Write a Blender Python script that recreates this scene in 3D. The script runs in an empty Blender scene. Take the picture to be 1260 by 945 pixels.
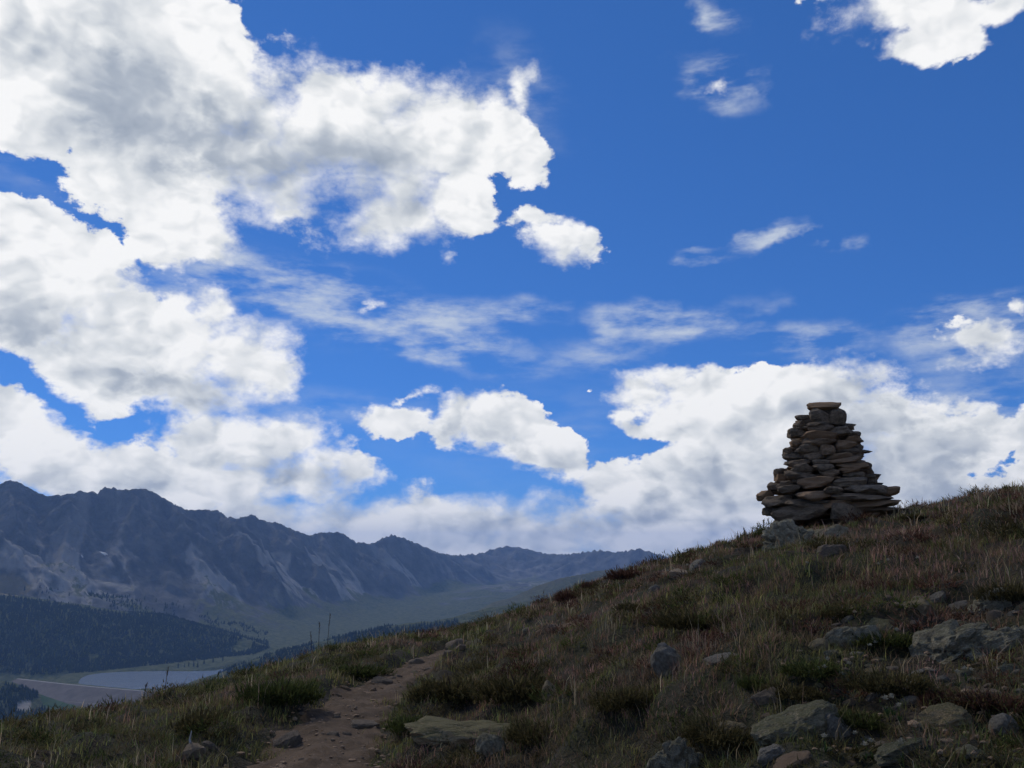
import bpy, bmesh, math, random
import numpy as np
from mathutils import Vector, Matrix, noise as mnoise

scene = bpy.context.scene
COL = scene.collection

# ------------------------------------------------------------------ camera
PW, PH, FPX = 1260.0, 945.0, 989.0
HORIZON = 680.0                                   # image row of eye level
PITCH = math.atan((HORIZON - PH / 2) / FPX)
EYE = 1.6
cam_data = bpy.data.cameras.new('camera')
cam_data.sensor_width = 36.0
cam_data.lens = 36.0 * FPX / PW
cam_data.clip_start = 0.05
cam_data.clip_end = 60000.0
cam = bpy.data.objects.new('camera', cam_data)
cam.location = (0, 0, EYE)
cam.rotation_euler = (math.pi / 2 + PITCH, 0, 0)
COL.objects.link(cam)
scene.camera = cam

def ray(px, py):
    """world direction of a photograph pixel"""
    u, v = (px - PW / 2) / FPX, (PH / 2 - py) / FPX
    c, s = math.cos(PITCH), math.sin(PITCH)
    d = Vector((u, c - s * v, s + c * v))
    return d.normalized()
def azel(px, py):
    d = ray(px, py)
    return math.atan2(d.x, d.y), math.asin(d.z)
def tanel(px, py):
    d = ray(px, py)
    return math.atan2(d.x, d.y), d.z / math.hypot(d.x, d.y)

# ------------------------------------------------------------------ render / exposure
vs = scene.view_settings
scene.display_settings.display_device = 'sRGB'
vs.view_transform = 'Standard'; vs.look = 'None'; vs.exposure = 0.0; vs.gamma = 1.0
vs.use_curve_mapping = False
cy = scene.cycles
cy.max_bounces = 5; cy.diffuse_bounces = 2; cy.glossy_bounces = 2
cy.transmission_bounces = 2; cy.volume_bounces = 2; cy.transparent_max_bounces = 6
cy.use_denoising = True
cy.caustics_reflective = False; cy.caustics_refractive = False

# ------------------------------------------------------------------ sky and sun
SUN_AZ, SUN_EL = math.radians(-38.0), math.radians(42.0)   # ahead of the camera, up to the left
world = bpy.data.worlds.new('World')
scene.world = world
world.use_nodes = True
world.cycles.sampling_method = 'MANUAL'; world.cycles.sample_map_resolution = 512
wt = world.node_tree
wt.nodes.clear()

class NT:
    """terse node building"""
    def __init__(s, tree): s.t = tree
    def n(s, typ, ins=None, **props):
        nd = s.t.nodes.new(typ)
        for k, v in props.items(): setattr(nd, k, v)
        for k, v in (ins or {}).items():
            sock = nd.inputs[k]
            if isinstance(v, bpy.types.NodeSocket): s.t.links.new(v, sock)
            else: sock.default_value = v
        return nd
    def m(s, op, a, b=0.0, c=None, clamp=False):
        ins = {0: a, 1: b}
        if c is not None: ins[2] = c
        return s.n('ShaderNodeMath', ins, operation=op, use_clamp=clamp).outputs[0]
    def vm(s, op, a, b=(0, 0, 0), scale=None):
        ins = {0: a, 1: b}
        if scale is not None: ins[3] = scale
        return s.n('ShaderNodeVectorMath', ins, operation=op).outputs[0]
    def ss(s, x, a, b, lo=0.0, hi=1.0):
        return s.n('ShaderNodeMapRange', {0: x, 1: a, 2: b, 3: lo, 4: hi}, interpolation_type='SMOOTHSTEP').outputs[0]
    def mix(s, f, a, b, blend='MIX'):
        nd = s.n('ShaderNodeMix', data_type='RGBA', blend_type=blend)
        nd.clamp_factor = True
        for i, v in ((0, f), (6, a), (7, b)):
            if isinstance(v, bpy.types.NodeSocket): s.t.links.new(v, nd.inputs[i])
            else: nd.inputs[i].default_value = (v if i == 0 else (tuple(v) + (1,))[:4])
        return nd.outputs[2]
    def noise(s, vec, scale, detail=4, rough=0.55, lac=2.0, out=0, dist=0.0):
        nd = s.n('ShaderNodeTexNoise', {'Scale': scale, 'Detail': detail, 'Roughness': rough, 'Lacunarity': lac, 'Distortion': dist})
        if vec is not None: s.t.links.new(vec, nd.inputs['Vector'])
        return nd.outputs[out]

def build_sky():
    g = NT(wt)
    sky = g.n('ShaderNodeTexSky', sky_type='NISHITA', sun_disc=False)
    sky.sun_elevation = SUN_EL
    sky.sun_rotation = SUN_AZ % (2 * math.pi)
    sky.altitude = 3700.0
    sky.air_density = 1.0; sky.dust_density = 0.3; sky.ozone_density = 2.0
    d = g.n('ShaderNodeTexCoord').outputs['Generated']
    sep = g.n('ShaderNodeSeparateXYZ', {0: d})
    az = g.m('ARCTAN2', sep.outputs[0], sep.outputs[1])
    elev = g.m('ARCSINE', sep.outputs[2])
    P = g.n('ShaderNodeCombineXYZ', {0: az, 1: elev, 2: 0.0}).outputs[0]
    dn = g.vm('MULTIPLY', d, (1.0, 1.0, 1.45))       # cloud lumps lie a little flat
    # ragged warp so that the cloud banks get torn, billowing outlines
    w1 = g.vm('SUBTRACT', g.noise(dn, 8.0, 5, 0.62, out=1), (0.5, 0.5, 0.5))
    Pw = g.vm('ADD', P, g.vm('MULTIPLY', w1, (0.12, 0.10, 0.0)))
    Pw2 = g.vm('ADD', P, g.vm('MULTIPLY', w1, (0.24, 0.05, 0.0)))
    n1 = g.noise(dn, 13.0, 9, 0.66)
    sd = Vector((math.cos(SUN_EL) * math.sin(SUN_AZ), math.cos(SUN_EL) * math.cos(SUN_AZ), math.sin(SUN_EL)))
    off = (sd - ray(560, 380) * sd.dot(ray(560, 380))).normalized()
    q = g.vm('ADD', dn, g.vm('MULTIPLY', w1, (0.05, 0.05, 0.05)))
    def billow(vec, o):
        tot = None
        for sc_, am in ((10.0, 0.5), (24.0, 0.26), (55.0, 0.13)):
            v = g.vm('ADD', vec, tuple(off * o))
            b = g.m('ABSOLUTE', g.m('SUBTRACT', g.noise(v, sc_, 0, 0.5), 0.5))
            tot = g.m('MULTIPLY', b, am * 2) if tot is None else g.m('MULTIPLY_ADD', b, am * 2, tot)
        return tot
    b1 = billow(q, 0.0); b2 = billow(q, 0.022)

    def field(blobs, vec, grow, smooth):
        acc = None
        for (cx, cyy, rx, ry, rot, wgt) in blobs:
            a0, e0 = azel(cx, cyy)
            a1, _ = azel(cx + 5, cyy); _, e1 = azel(cx, cyy - 5)
            ra = abs(a1 - a0) / 5 * rx * grow; re = abs(e1 - e0) / 5 * ry * grow
            nd = g.n('ShaderNodeTexGradient', {0: vec}, gradient_type='SPHERICAL')
            tm = nd.texture_mapping
            tm.vector_type = 'TEXTURE'
            tm.translation = (a0, e0, 0); tm.rotation = (0, 0, -math.radians(rot)); tm.scale = (ra, re, 1)
            gr = nd.outputs['Fac']
            if acc is None: acc = g.m('MULTIPLY', gr, wgt)
            elif smooth:
                if wgt != 1.0: gr = g.m('MULTIPLY', gr, wgt)
                acc = g.m('SMOOTH_MAX', acc, gr, smooth)
            else: acc = g.m('MULTIPLY_ADD', gr, wgt, acc)
        return acc
    R = lambda s: [tuple(float(v) for v in ln.split()) for ln in s.strip().splitlines()]
    body = R(BODY); thin = R(THIN); grey = R(GREY)
    # ---- heaped clouds
    F = field(body, Pw, 2.0, 0.08)
    # beyond the framed part of the sky the same broken cloud carries on
    ain = g.ss(g.m('ABSOLUTE', az), 0.60, 0.80)
    ein = g.ss(elev, 0.66, 0.85)
    outside = g.m('MAXIMUM', ain, ein)
    low = g.noise(d, 3.1, 3, 0.5)
    gen = g.ss(low, 0.42, 0.66, 0.0, 0.8)
    F = g.m('MAXIMUM', F, g.m('MULTIPLY', gen, outside))
    # low bank hugging the horizon all round
    bank = g.ss(g.m('ADD', elev, g.m('MULTIPLY', g.m('SUBTRACT', low, 0.5), 0.10)), 0.03, 0.13, 0.78, 0.0)
    F = g.m('MAXIMUM', F, bank)
    T = g.m('ADD', g.m('MULTIPLY', F, 1.3), g.m('MULTIPLY', g.m('SUBTRACT', n1, 0.5), 1.15))
    T = g.m('MULTIPLY_ADD', g.m('SUBTRACT', b1, 0.13), 0.55, T)
    wid = g.ss(g.noise(d, 6.0, 1, 0.5), 0.36, 0.64, 0.09, 0.55)
    cover = g.m('MULTIPLY', g.ss(T, 0.58, g.m('ADD', wid, 0.58)), g.ss(F, 0.12, 0.34))
    thick = g.ss(T, 0.66, 1.10)
    # ---- thin veils
    V = field(thin, Pw2, 1.9, 0.0)
    st = g.noise(g.vm('MULTIPLY', d, (1.0, 1.0, 3.2)), 11.0, 5, 0.6)
    veil = g.m('MULTIPLY', g.ss(V, 0.02, 0.8), g.ss(st, 0.36, 0.70), clamp=True)
    veil = g.m('MULTIPLY', veil, 0.85)
    # ---- light inside the cloud: sunlit rims, grey where it is deep
    G = field(grey, Pw, 1.75, 0.0)
    G = g.m('ADD', G, g.m('MULTIPLY', outside, g.ss(F, 0.5, 0.8, 0.0, 0.7)))
    G = g.m('ADD', G, g.m('MULTIPLY', g.ss(elev, 0.06, 0.13, 1.0, 0.0), g.ss(st, 0.46, 0.68, 0.0, 0.24)))
    G = g.m('MULTIPLY', g.ss(g.m('ADD', G, g.m('MULTIPLY', g.m('SUBTRACT', n1, 0.5), 0.16)), 0.0, 1.0), thick)
    relief = g.m('MULTIPLY_ADD', g.m('SUBTRACT', b1, b2), 1.15, g.m('MULTIPLY', g.m('SUBTRACT', n1, 0.5), 0.12))
    relief = g.m('MULTIPLY', relief, g.ss(elev, 0.02, 0.16, 1.15, 1.0))
    S = g.m('SUBTRACT', g.m('ADD', 0.90, relief), g.m('MULTIPLY', G, 0.43), clamp=True)
    ramp = g.n('ShaderNodeValToRGB', {0: S})
    cr = ramp.color_ramp
    cr.elements[0].position = 0.15; cr.elements[0].color = (0.30, 0.355, 0.45, 1)
    cr.elements[1].position = 0.98; cr.elements[1].color = (1.0, 1.0, 1.0, 1)
    e = cr.elements.new(0.45); e.color = (0.46, 0.51, 0.585, 1)
    e = cr.elements.new(0.72); e.color = (0.74, 0.77, 0.80, 1)
    # sky colour, in the units of the sky node (strength below brings it down)
    STR = 0.10
    tint = g.mix(1.0, g.n('ShaderNodeGamma', {0: sky.outputs[0], 1: 0.6}).outputs[0], SKYTINT, 'MULTIPLY')
    up = lambda c: tuple(v / STR for v in c)
    col = g.mix(veil, tint, up((0.62, 0.68, 0.76)))
    cl = g.n('ShaderNodeVectorMath', {0: ramp.outputs[0], 3: 0.97 / STR}, operation='SCALE').outputs[0]
    col = g.mix(cover, col, cl)
    bg = g.n('ShaderNodeBackground', {0: col, 1: STR})
    out = g.n('ShaderNodeOutputWorld')
    wt.links.new(bg.outputs[0], out.inputs[0])

SKYTINT = (0.375, 1.02, 2.20)   # thin high-altitude air: deep saturated blue
# cloud masses: where they hang (as pixels of the photograph), half-sizes, tilt, weight
BODY = """
60 30 130 90 0 1
190 40 130 95 0 1
60 110 95 75 0 1
170 120 150 100 10 1
300 130 110 90 0 1
290 190 150 80 15 1
400 160 110 85 0 1
450 110 40 35 0 .8
480 190 105 95 0 1
560 165 75 60 0 1
625 170 46 60 0 1
650 120 24 42 10 .9
490 270 70 45 0 1
560 250 50 45 0 .9
170 200 90 70 0 1
220 255 90 65 0 1
235 295 72 36 0 1
180 305 46 30 0 .85
365 262 30 20 0 .8
20 300 75 55 0 1
70 340 90 65 0 1
40 390 95 48 0 1
140 420 95 65 0 1
230 430 75 65 0 1
130 470 75 40 0 1
265 395 40 38 0 1
300 440 75 55 0 1
345 450 36 36 0 .95
230 480 95 38 0 1
275 540 80 45 0 1
350 530 75 34 0 1
10 520 45 40 0 1
50 560 65 36 0 1
100 580 90 40 0 1
180 575 70 40 0 1
260 590 90 40 0 1
370 580 80 42 0 1
440 580 42 36 0 1
480 510 46 26 0 .85
500 478 34 16 -25 .7
560 508 42 36 0 1
612 520 58 42 20 1
665 560 52 32 25 1
700 580 25 14 0 .9
790 492 50 26 0 .95
850 488 50 30 0 1
830 525 60 26 0 1
920 495 75 40 0 1
1020 478 72 50 0 1
960 550 130 70 0 1
1090 510 75 50 0 1
1120 570 110 70 0 1
1172 562 50 46 0 1
1252 552 34 50 0 1
900 590 100 50 0 1
780 600 70 34 0 1
1060 600 150 50 0 1
1205 618 95 40 0 1
680 300 42 30 0 1
715 305 26 24 0 .9
655 275 32 16 0 .85
1110 -2 100 48 0 1
1152 45 52 34 0 1
1040 -5 60 20 0 .9
1230 5 50 25 0 .95
880 15 18 10 20 .42
886 98 24 17 10 .52
925 122 16 10 0 .35
1205 420 50 30 0 .85
1250 375 26 20 0 .7
718 482 5 4 0 .66
1010 2 34 16 0 .9
462 372 34 20 12 .56
"""
THIN = """
370 365 110 34 8 .8
450 385 90 22 18 .8
540 412 95 20 14 1.0
600 382 75 14 4 .8
815 396 58 17 8 1.2
900 390 40 10 -20 .5
985 415 60 15 3 1.0
950 295 32 10 -18 1.1
885 100 36 26 20 1.0
885 18 30 18 30 .9
640 110 50 50 30 .5
868 314 24 7 0 1.1
1035 300 16 7 0 .7
1205 410 90 36 0 .8
1190 500 110 26 0 .8
760 440 60 20 0 .6
660 540 130 60 0 .3
200 350 120 24 -10 .45
50 200 60 40 0 .35
1220 370 50 10 0 .5
400 500 90 20 0 .4
"""
GREY = """
120 120 115 60 10 .55
220 160 155 55 12 .75
330 205 145 46 15 .75
450 205 90 36 0 .6
480 160 60 40 0 .3
230 70 60 30 0 .25
40 405 100 26 0 .9
130 370 60 30 0 .25
170 470 80 26 8 .7
230 485 90 20 0 .7
290 560 90 18 10 .7
200 590 90 22 8 .6
60 590 100 14 0 .4
400 590 60 22 10 .6
600 545 80 24 25 .8
500 520 40 14 0 .3
1090 560 95 75 10 1.6
1150 610 110 50 0 .6
960 600 110 40 0 .5
900 560 60 30 0 .3
850 600 90 24 0 .4
200 255 60 26 0 .25
500 250 60 30 0 .3
600 640 160 14 0 .5
300 630 120 12 0 .5
780 640 120 14 0 .4
680 310 36 16 0 .3
1120 30 70 16 0 .35
"""
build_sky()

sun_data = bpy.data.lights.new('sun', 'SUN')
sun_data.energy = 1.5
sun_data.angle = math.radians(10.0)
sun_data.color = (1.0, 0.94, 0.84)
sun = bpy.data.objects.new('sun', sun_data)

_sd = Vector((math.cos(SUN_EL) * math.sin(SUN_AZ), math.cos(SUN_EL) * math.cos(SUN_AZ), math.sin(SUN_EL)))
sun.rotation_euler = _sd.to_track_quat('Z', 'Y').to_euler()
sun.location = (-20, 40, 60)
COL.objects.link(sun)

# ================================================================== helpers
rng = np.random.default_rng(7)
random.seed(7)

def _hash(ix, iy, seed):
    h = (ix.astype(np.int64) * 374761393 + iy.astype(np.int64) * 668265263 + seed * 982451653) & 0xFFFFFFFF
    h = ((h ^ (h >> 13)) * 1274126177) & 0xFFFFFFFF
    return ((h ^ (h >> 16)) & 0xFFFF) / 65535.0
def perlin(x, y, seed=0):
    x = np.asarray(x, float); y = np.asarray(y, float)
    ix = np.floor(x); iy = np.floor(y); fx = x - ix; fy = y - iy
    u = fx * fx * fx * (fx * (fx * 6 - 15) + 10); v = fy * fy * fy * (fy * (fy * 6 - 15) + 10)
    def gr(ax, ay, dx, dy):
        t = _hash(ax, ay, seed) * 2 * np.pi
        return np.cos(t) * dx + np.sin(t) * dy
    a = gr(ix, iy, fx, fy); b = gr(ix + 1, iy, fx - 1, fy)
    c = gr(ix, iy + 1, fx, fy - 1); d = gr(ix + 1, iy + 1, fx - 1, fy - 1)
    return ((a + (b - a) * u) + ((c + (d - c) * u) - (a + (b - a) * u)) * v) * 1.5
def fbm(x, y, octv=4, seed=0, gain=0.5):
    t = 0; a = 1.0
    for o in range(octv):
        t = t + a * perlin(x * 2 ** o + 13.7 * o, y * 2 ** o - 7.3 * o, seed + o); a *= gain
    return t
def sstep(x, a, b):
    t = np.clip((x - a) / (b - a), 0, 1); return t * t * (3 - 2 * t)

def mesh_np(name, verts, faces, smooth=True):
    verts = np.asarray(verts, np.float32); faces = np.asarray(faces, np.int32)
    me = bpy.data.meshes.new(name)
    k = faces.shape[1]
    me.vertices.add(len(verts)); me.vertices.foreach_set('co', verts.ravel())
    me.loops.add(faces.size); me.loops.foreach_set('vertex_index', faces.ravel())
    me.polygons.add(len(faces))
    me.polygons.foreach_set('loop_start', np.arange(0, faces.size, k, dtype=np.int32))
    me.polygons.foreach_set('use_smooth', np.full(len(faces), bool(smooth)))
    me.update(calc_edges=True)
    return me
def attr(me, name, vals):
    vals = np.asarray(vals, np.float32)
    if vals.ndim == 1:
        a = me.attributes.new(name, 'FLOAT', 'POINT'); a.data.foreach_set('value', vals)
    else:
        a = me.attributes.new(name, 'FLOAT_COLOR', 'POINT')
        if vals.shape[1] == 3: vals = np.hstack([vals, np.ones((len(vals), 1), np.float32)])
        a.data.foreach_set('color', vals.ravel())
def obj(name, me, mats=None, parent=None, loc=None):
    o = bpy.data.objects.new(name, me); COL.objects.link(o)
    if mats is not None and not me.materials: me.materials.append(mats)
    if parent is not None: o.parent = parent
    if loc is not None: o.location = loc
    return o
def tag(o, label=None, cat=None, group=None, kind=None):
    if label: o['label'] = label
    if cat: o['category'] = cat
    if group: o['group'] = group
    if kind: o['kind'] = kind
    return o
def empty(name, loc, rz=0.0):
    o = bpy.data.objects.new(name, None); COL.objects.link(o)
    o.empty_display_size = 0.1; o.location = loc; o.rotation_euler = (0, 0, rz)
    return o

def material(name, rough=0.9):
    m = bpy.data.materials.new(name); m.use_nodes = True
    t = m.node_tree; g = NT(t)
    b = t.nodes['Principled BSDF']; b.inputs['Roughness'].default_value = rough
    b.inputs['Specular IOR Level'].default_value = 0.2
    return m, g, b
def grid_faces(nr, nc, wrap=False):
    i = np.arange(nr - 1)[:, None]; j = np.arange(nc if wrap else nc - 1)[None, :]
    j2 = (j + 1) % nc
    a = i * nc + j; b = i * nc + j2; c = (i + 1) * nc + j2; d = (i + 1) * nc + j
    return np.stack([a, b, c, d], -1).reshape(-1, 4)

# ================================================================== the near hillside
# skyline of the bare ground: photograph pixel and distance of the crest in metres
SKYL = [(-420, 985, 8), (-150, 935, 8.5), (0, 897, 9), (130, 877, 10), (200, 866, 10.5), (260, 849, 11), (330, 829, 12),
        (400, 803, 13), (440, 797, 14), (500, 788, 15), (560, 776, 16), (620, 760, 15.5), (650, 753, 15.2), (700, 735, 14.6),
        (745, 717, 14), (780, 706, 13.5), (830, 690, 12.8), (880, 679, 12.2), (930, 664, 11.8), (960, 656, 11.6), (1020, 650, 11.6),
        (1100, 638, 11.8), (1150, 630, 12), (1200, 620, 12), (1260, 610, 12), (1400, 590, 12), (1600, 565, 12)]
_az = [tanel(p[0], p[1])[0] for p in SKYL]; _te = [tanel(p[0], p[1])[1] for p in SKYL]; _rc = [p[2] for p in SKYL]
_az = [-math.pi, -2.2, -1.5] + _az + [1.5, 2.2, math.pi]
_te = [-0.02, -0.16, -0.26] + _te + [0.20, 0.12, -0.02]
_rc = [11, 9, 8] + _rc + [12, 12, 11]
_ta = np.linspace(-math.pi, math.pi, 2881)
_k = np.hanning(15); _k /= _k.sum()
_wrapc = lambda v: np.convolve(np.concatenate([v[-8:-1], v, v[1:8]]), _k, 'valid')
_te_t = _wrapc(np.interp(_ta, _az, _te)); _rc_t = _wrapc(np.interp(_ta, _az, _rc))

def ground_base(x, y):
    r = np.hypot(x, y); th = np.arctan2(x, y)
    e = np.interp(th, _ta, _te_t); rc = np.interp(th, _ta, _rc_t)
    k = EYE / rc ** 2
    dr = r - rc
    cap = 10.0
    q = np.where(dr < cap, dr * dr, cap * cap + 2 * cap * (dr - cap))
    return EYE + e * r - k * q

def hit_base(px, py):
    """where the line of sight of a pixel meets the smooth hillside"""
    d = ray(px, py); t = np.linspace(1.2, 60, 6000)
    x = d.x * t; y = d.y * t; z = EYE + d.z * t
    below = z < ground_base(x, y)
    if not below.any():
        i = int(np.argmin(z - ground_base(x, y)))
    else: i = int(np.argmax(below))
    return float(x[i]), float(y[i])

TRAIL_PX = [(300, 1130, 1.05), (335, 1010, 1.0), (370, 945, .95), (402, 900, .88), (440, 862, .76), (490, 828, .62), (545, 800, .55), (590, 783, .48), (650, 772, .40), (720, 764, .34)]
_tr = np.array([hit_base(a, b) for a, b, c in TRAIL_PX]); _tw = np.array([c for a, b, c in TRAIL_PX]) * 0.5
def _resample(P, W, n=160):
    s = np.concatenate([[0], np.cumsum(np.hypot(*np.diff(P, axis=0).T))])
    t = np.linspace(0, s[-1], n)
    x = np.interp(t, s, P[:, 0]); y = np.interp(t, s, P[:, 1]); w = np.interp(t, s, W)
    kk = np.hanning(19); kk /= kk.sum()
    sm = lambda v: np.convolve(np.pad(v, 9, mode='reflect', reflect_type='odd'), kk, 'valid')
    return np.stack([sm(x), sm(y)], 1), sm(w)
TRAIL, TRAILW = _resample(_tr, _tw * 0.88)
def trail_t(x, y):
    """distance from the middle of the path in half-widths"""
    x = np.asarray(x, float); y = np.asarray(y, float); sh = x.shape
    x = x.ravel(); y = y.ravel(); best = np.full(x.shape, 99.0)
    near = (np.abs(x) < 6) & (y > 0) & (y < 20)
    xi, yi = x[near], y[near]; b = np.full(xi.shape, 99.0)
    for i in range(0, len(TRAIL), 2):
        b = np.minimum(b, np.hypot(xi - TRAIL[i, 0], yi - TRAIL[i, 1]) / TRAILW[i])
    best[near] = b
    return best.reshape(sh)

def ground(x, y):
    x = np.asarray(x, float); y = np.asarray(y, float)
    z = ground_base(x, y)
    r = np.hypot(x, y)
    tt = trail_t(x, y)
    off = sstep(tt, 0.7, 1.5)
    hum = 0.095 * fbm(x / 1.5, y / 1.5, 3, 11) + 0.085 * np.abs(fbm(x / 0.6, y / 0.6, 2, 23)) + 0.035 * np.abs(fbm(x / .25, y / .25, 2, 29)) - 0.03
    z = z + hum * off * sstep(r, 0.5, 3.0) + 0.012 * fbm(x / 0.22, y / 0.22, 2, 31)
    z = z - 0.05 * (1 - sstep(tt, 0.75, 1.35))
    # the knoll the cairn stands on
    z = z + 0.10 * np.exp(-(((x - 5.1) / 1.2) ** 2 + ((y - 10.3) / 0.9) ** 2))
    # a raised bank on the uphill side of the path
    z = z + 0.05 * np.exp(-((tt - 1.7) / 0.5) ** 2)
    return z
def gz(x, y): return float(ground(np.array([x]), np.array([y]))[0])
def hit(px, py):
    """pixel -> point of the finished hillside"""
    d = ray(px, py)
    def first(t):
        x = d.x * t; y = d.y * t; gg = ground(x, y); e = EYE + d.z * t - gg
        below = e < 0
        return (int(np.argmax(below)) if below.any() else int(np.argmin(e))), x, y, gg
    t = np.linspace(1.2, 24, 760); i, x, y, gg = first(t)
    t = np.linspace(t[max(i - 1, 0)], t[min(i + 1, len(t) - 1)], 40); i, x, y, gg = first(t)
    return float(x[i]), float(y[i]), float(gg[i])

def build_hillside():
    th = np.concatenate([np.linspace(-0.80, 0.80, 440), np.linspace(0.80, 2 * math.pi - 0.80, 102)[1:-1]])
    r = np.concatenate([[0.05, 0.3], np.geomspace(0.8, 20, 250), np.geomspace(20, 170, 40)[1:]])
    R, T = np.meshgrid(r, th, indexing='ij')
    X = R * np.sin(T); Y = R * np.cos(T); Z = ground(X, Y)
    V = np.stack([X, Y, Z], -1).reshape(-1, 3)
    F = grid_faces(len(r), len(th), wrap=True)
    me = mesh_np('hillside', V, F[:, ::-1])
    m, g, b = material('hillside_soil', 0.95)
    P = g.n('ShaderNodeTexCoord').outputs['Object']
    a = g.noise(P, 2.3, 6, 0.6); c = g.noise(P, 14.0, 5, 0.65); f = g.noise(P, 60.0, 3, 0.6)
    col = g.mix(g.ss(a, 0.38, 0.62), (0.046, 0.034, 0.020), (0.036, 0.036, 0.015))
    col = g.mix(g.ss(c, 0.5, 0.75), col, (0.075, 0.052, 0.034))
    col = g.mix(g.ss(f, 0.55, 0.8, 0, .5), col, (0.10, 0.08, 0.055))
    m.node_tree.links.new(col, b.inputs['Base Color'])
    bp = g.n('ShaderNodeBump', {'Strength': 1.0, 'Distance': 0.05, 'Height': g.m('ADD', c, g.m('MULTIPLY', f, 0.4))})
    m.node_tree.links.new(bp.outputs[0], b.inputs['Normal'])
    tag(obj('hillside', me, m), 'dark grassy hillside sloping down towards the valley', kind='structure')

def build_path():
    n, k = len(TRAIL), 25
    tan = np.gradient(TRAIL, axis=0); tan /= np.hypot(*tan.T)[:, None]
    nor = np.stack([tan[:, 1], -tan[:, 0]], 1)
    t = np.linspace(-1.25, 1.25, k)
    edge = 1 + 0.26 * fbm(np.arange(n) / 7.0, np.zeros(n), 3, 77)
    X = TRAIL[:, None, 0] + nor[:, None, 0] * t[None] * (TRAILW * edge)[:, None]
    Y = TRAIL[:, None, 1] + nor[:, None, 1] * t[None] * (TRAILW * edge)[:, None]
    Z = ground(X, Y) + 0.014 - 0.05 * sstep(np.abs(t), 0.72, 1.2)[None] + 0.020 * fbm(X / 0.16, Y / 0.16, 3, 5) + 0.008 * np.abs(fbm(X / .05, Y / .05, 2, 15))
    me = mesh_np('path', np.stack([X, Y, Z], -1).reshape(-1, 3), grid_faces(n, k))
    m, g, b = material('trodden_dirt', 0.97)
    P = g.n('ShaderNodeTexCoord').outputs['Object']
    a = g.noise(P, 4.0, 7, 0.7); c = g.noise(P, 25.0, 5, 0.7); f = g.noise(P, 110.0, 2, 0.6)
    col = g.mix(g.ss(a, 0.35, 0.65), (0.074, 0.048, 0.027), (0.136, 0.088, 0.050))
    col = g.mix(g.ss(c, 0.55, 0.72), col, (0.18, 0.13, 0.088))
    col = g.mix(g.ss(f, 0.58, 0.75, 0, .6), col, (0.20, 0.16, 0.115))
    m.node_tree.links.new(col, b.inputs['Base Color'])
    bp = g.n('ShaderNodeBump', {'Strength': 0.9, 'Distance': 0.015, 'Height': g.m('ADD', c, g.m('MULTIPLY', f, 0.5))})
    m.node_tree.links.new(bp.outputs[0], b.inputs['Normal'])
    tag(obj('path', me, m), 'narrow trodden dirt path climbing the hillside', kind='structure')

# ================================================================== valley and far mountains
CREST = [(-420, 655, 3600), (-250, 630, 3800), (-120, 606, 4000), (-40, 612, 4100), (0, 595, 4200), (14, 590, 4200), (30, 597, 4200), (54, 610, 4210), (78, 609, 4210), (102, 604, 4220),
         (117, 606.6, 4220), (130, 599.5, 4230), (156, 603, 4240), (173, 600.5, 4250), (190, 605.6, 4270), (203, 614, 4290), (217, 621, 4330),
         (230, 627.6, 4380), (251, 627, 4440), (268, 628, 4500), (281, 636, 4560), (291, 638, 4600), (310, 633, 4680), (325, 641, 4750),
         (342, 643, 4830), (359, 651, 4920), (381, 659, 5000), (393, 655, 5080), (420, 655, 5200), (438, 666.5, 5330), (458, 669, 5450),
         (473, 661, 5550), (484, 658, 5620), (499, 663, 5720), (516, 670, 5850), (537, 679, 6000), (550, 682, 6200), (564, 683, 6600),
         (591, 681, 7100), (605, 676, 7300), (622, 672, 7400), (642, 674, 7400), (670, 681, 7300), (697, 682, 7100), (717, 679.5, 7000),
         (738, 677, 6900), (755, 679.5, 6850), (769, 678, 6800), (786, 675, 6750), (803, 680, 6700), (820, 685, 6700), (900, 690, 6600), (1050, 690, 6500), (1300, 690, 6500)]
def at(px, py, r):
    """a point at horizontal distance r in the direction of a pixel"""
    a, e = tanel(px, py)
    return np.array([r * math.sin(a), r * math.cos(a), EYE + e * r])
LAKE_Z = -335.0
def at_z(px, py, z):
    a, e = tanel(px, py)
    r = (z - EYE) / e
    return np.array([r * math.sin(a), r * math.cos(a), z])
VALLEY = [at_z(-400, 890, -405), at_z(-100, 880, -395), at_z(55, 868, -385), at_z(120, 840, LAKE_Z - 3), at_z(200, 832, LAKE_Z - 2), at(290, 812, 2750), at(340, 797, 3050),
          at(420, 777, 3600), at(480, 758, 4300), at(520, 738, 5000), at(555, 724, 5700), at(610, 722, 6200), at(680, 716, 6350), at(780, 712, 6300)]
BENCH = [at(-400, 690, 3500), at(-100, 716, 3400), at(0, 728, 3300), at(60, 738, 3250), at(150, 752, 3180), at(210, 760, 3130), at(270, 776, 3050), at(330, 797, 2950)]
PALE = [at(500, 775, 3250), at(577, 758, 3300), at(620, 738, 3300), at(656, 722, 3320), at(700, 708, 3360), at(745, 700, 3420), at(830, 692, 3500), at(950, 670, 3600), at(1200, 640, 3700)]
NEARF = [at(262, 829, 2230), at(300, 816, 2250), at(350, 801, 2270), at(400, 789, 2300), at(440, 780, 2320), at(480, 770, 2350), at(540, 762, 2380), at(640, 742, 2420), at(800, 720, 2500)]

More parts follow.
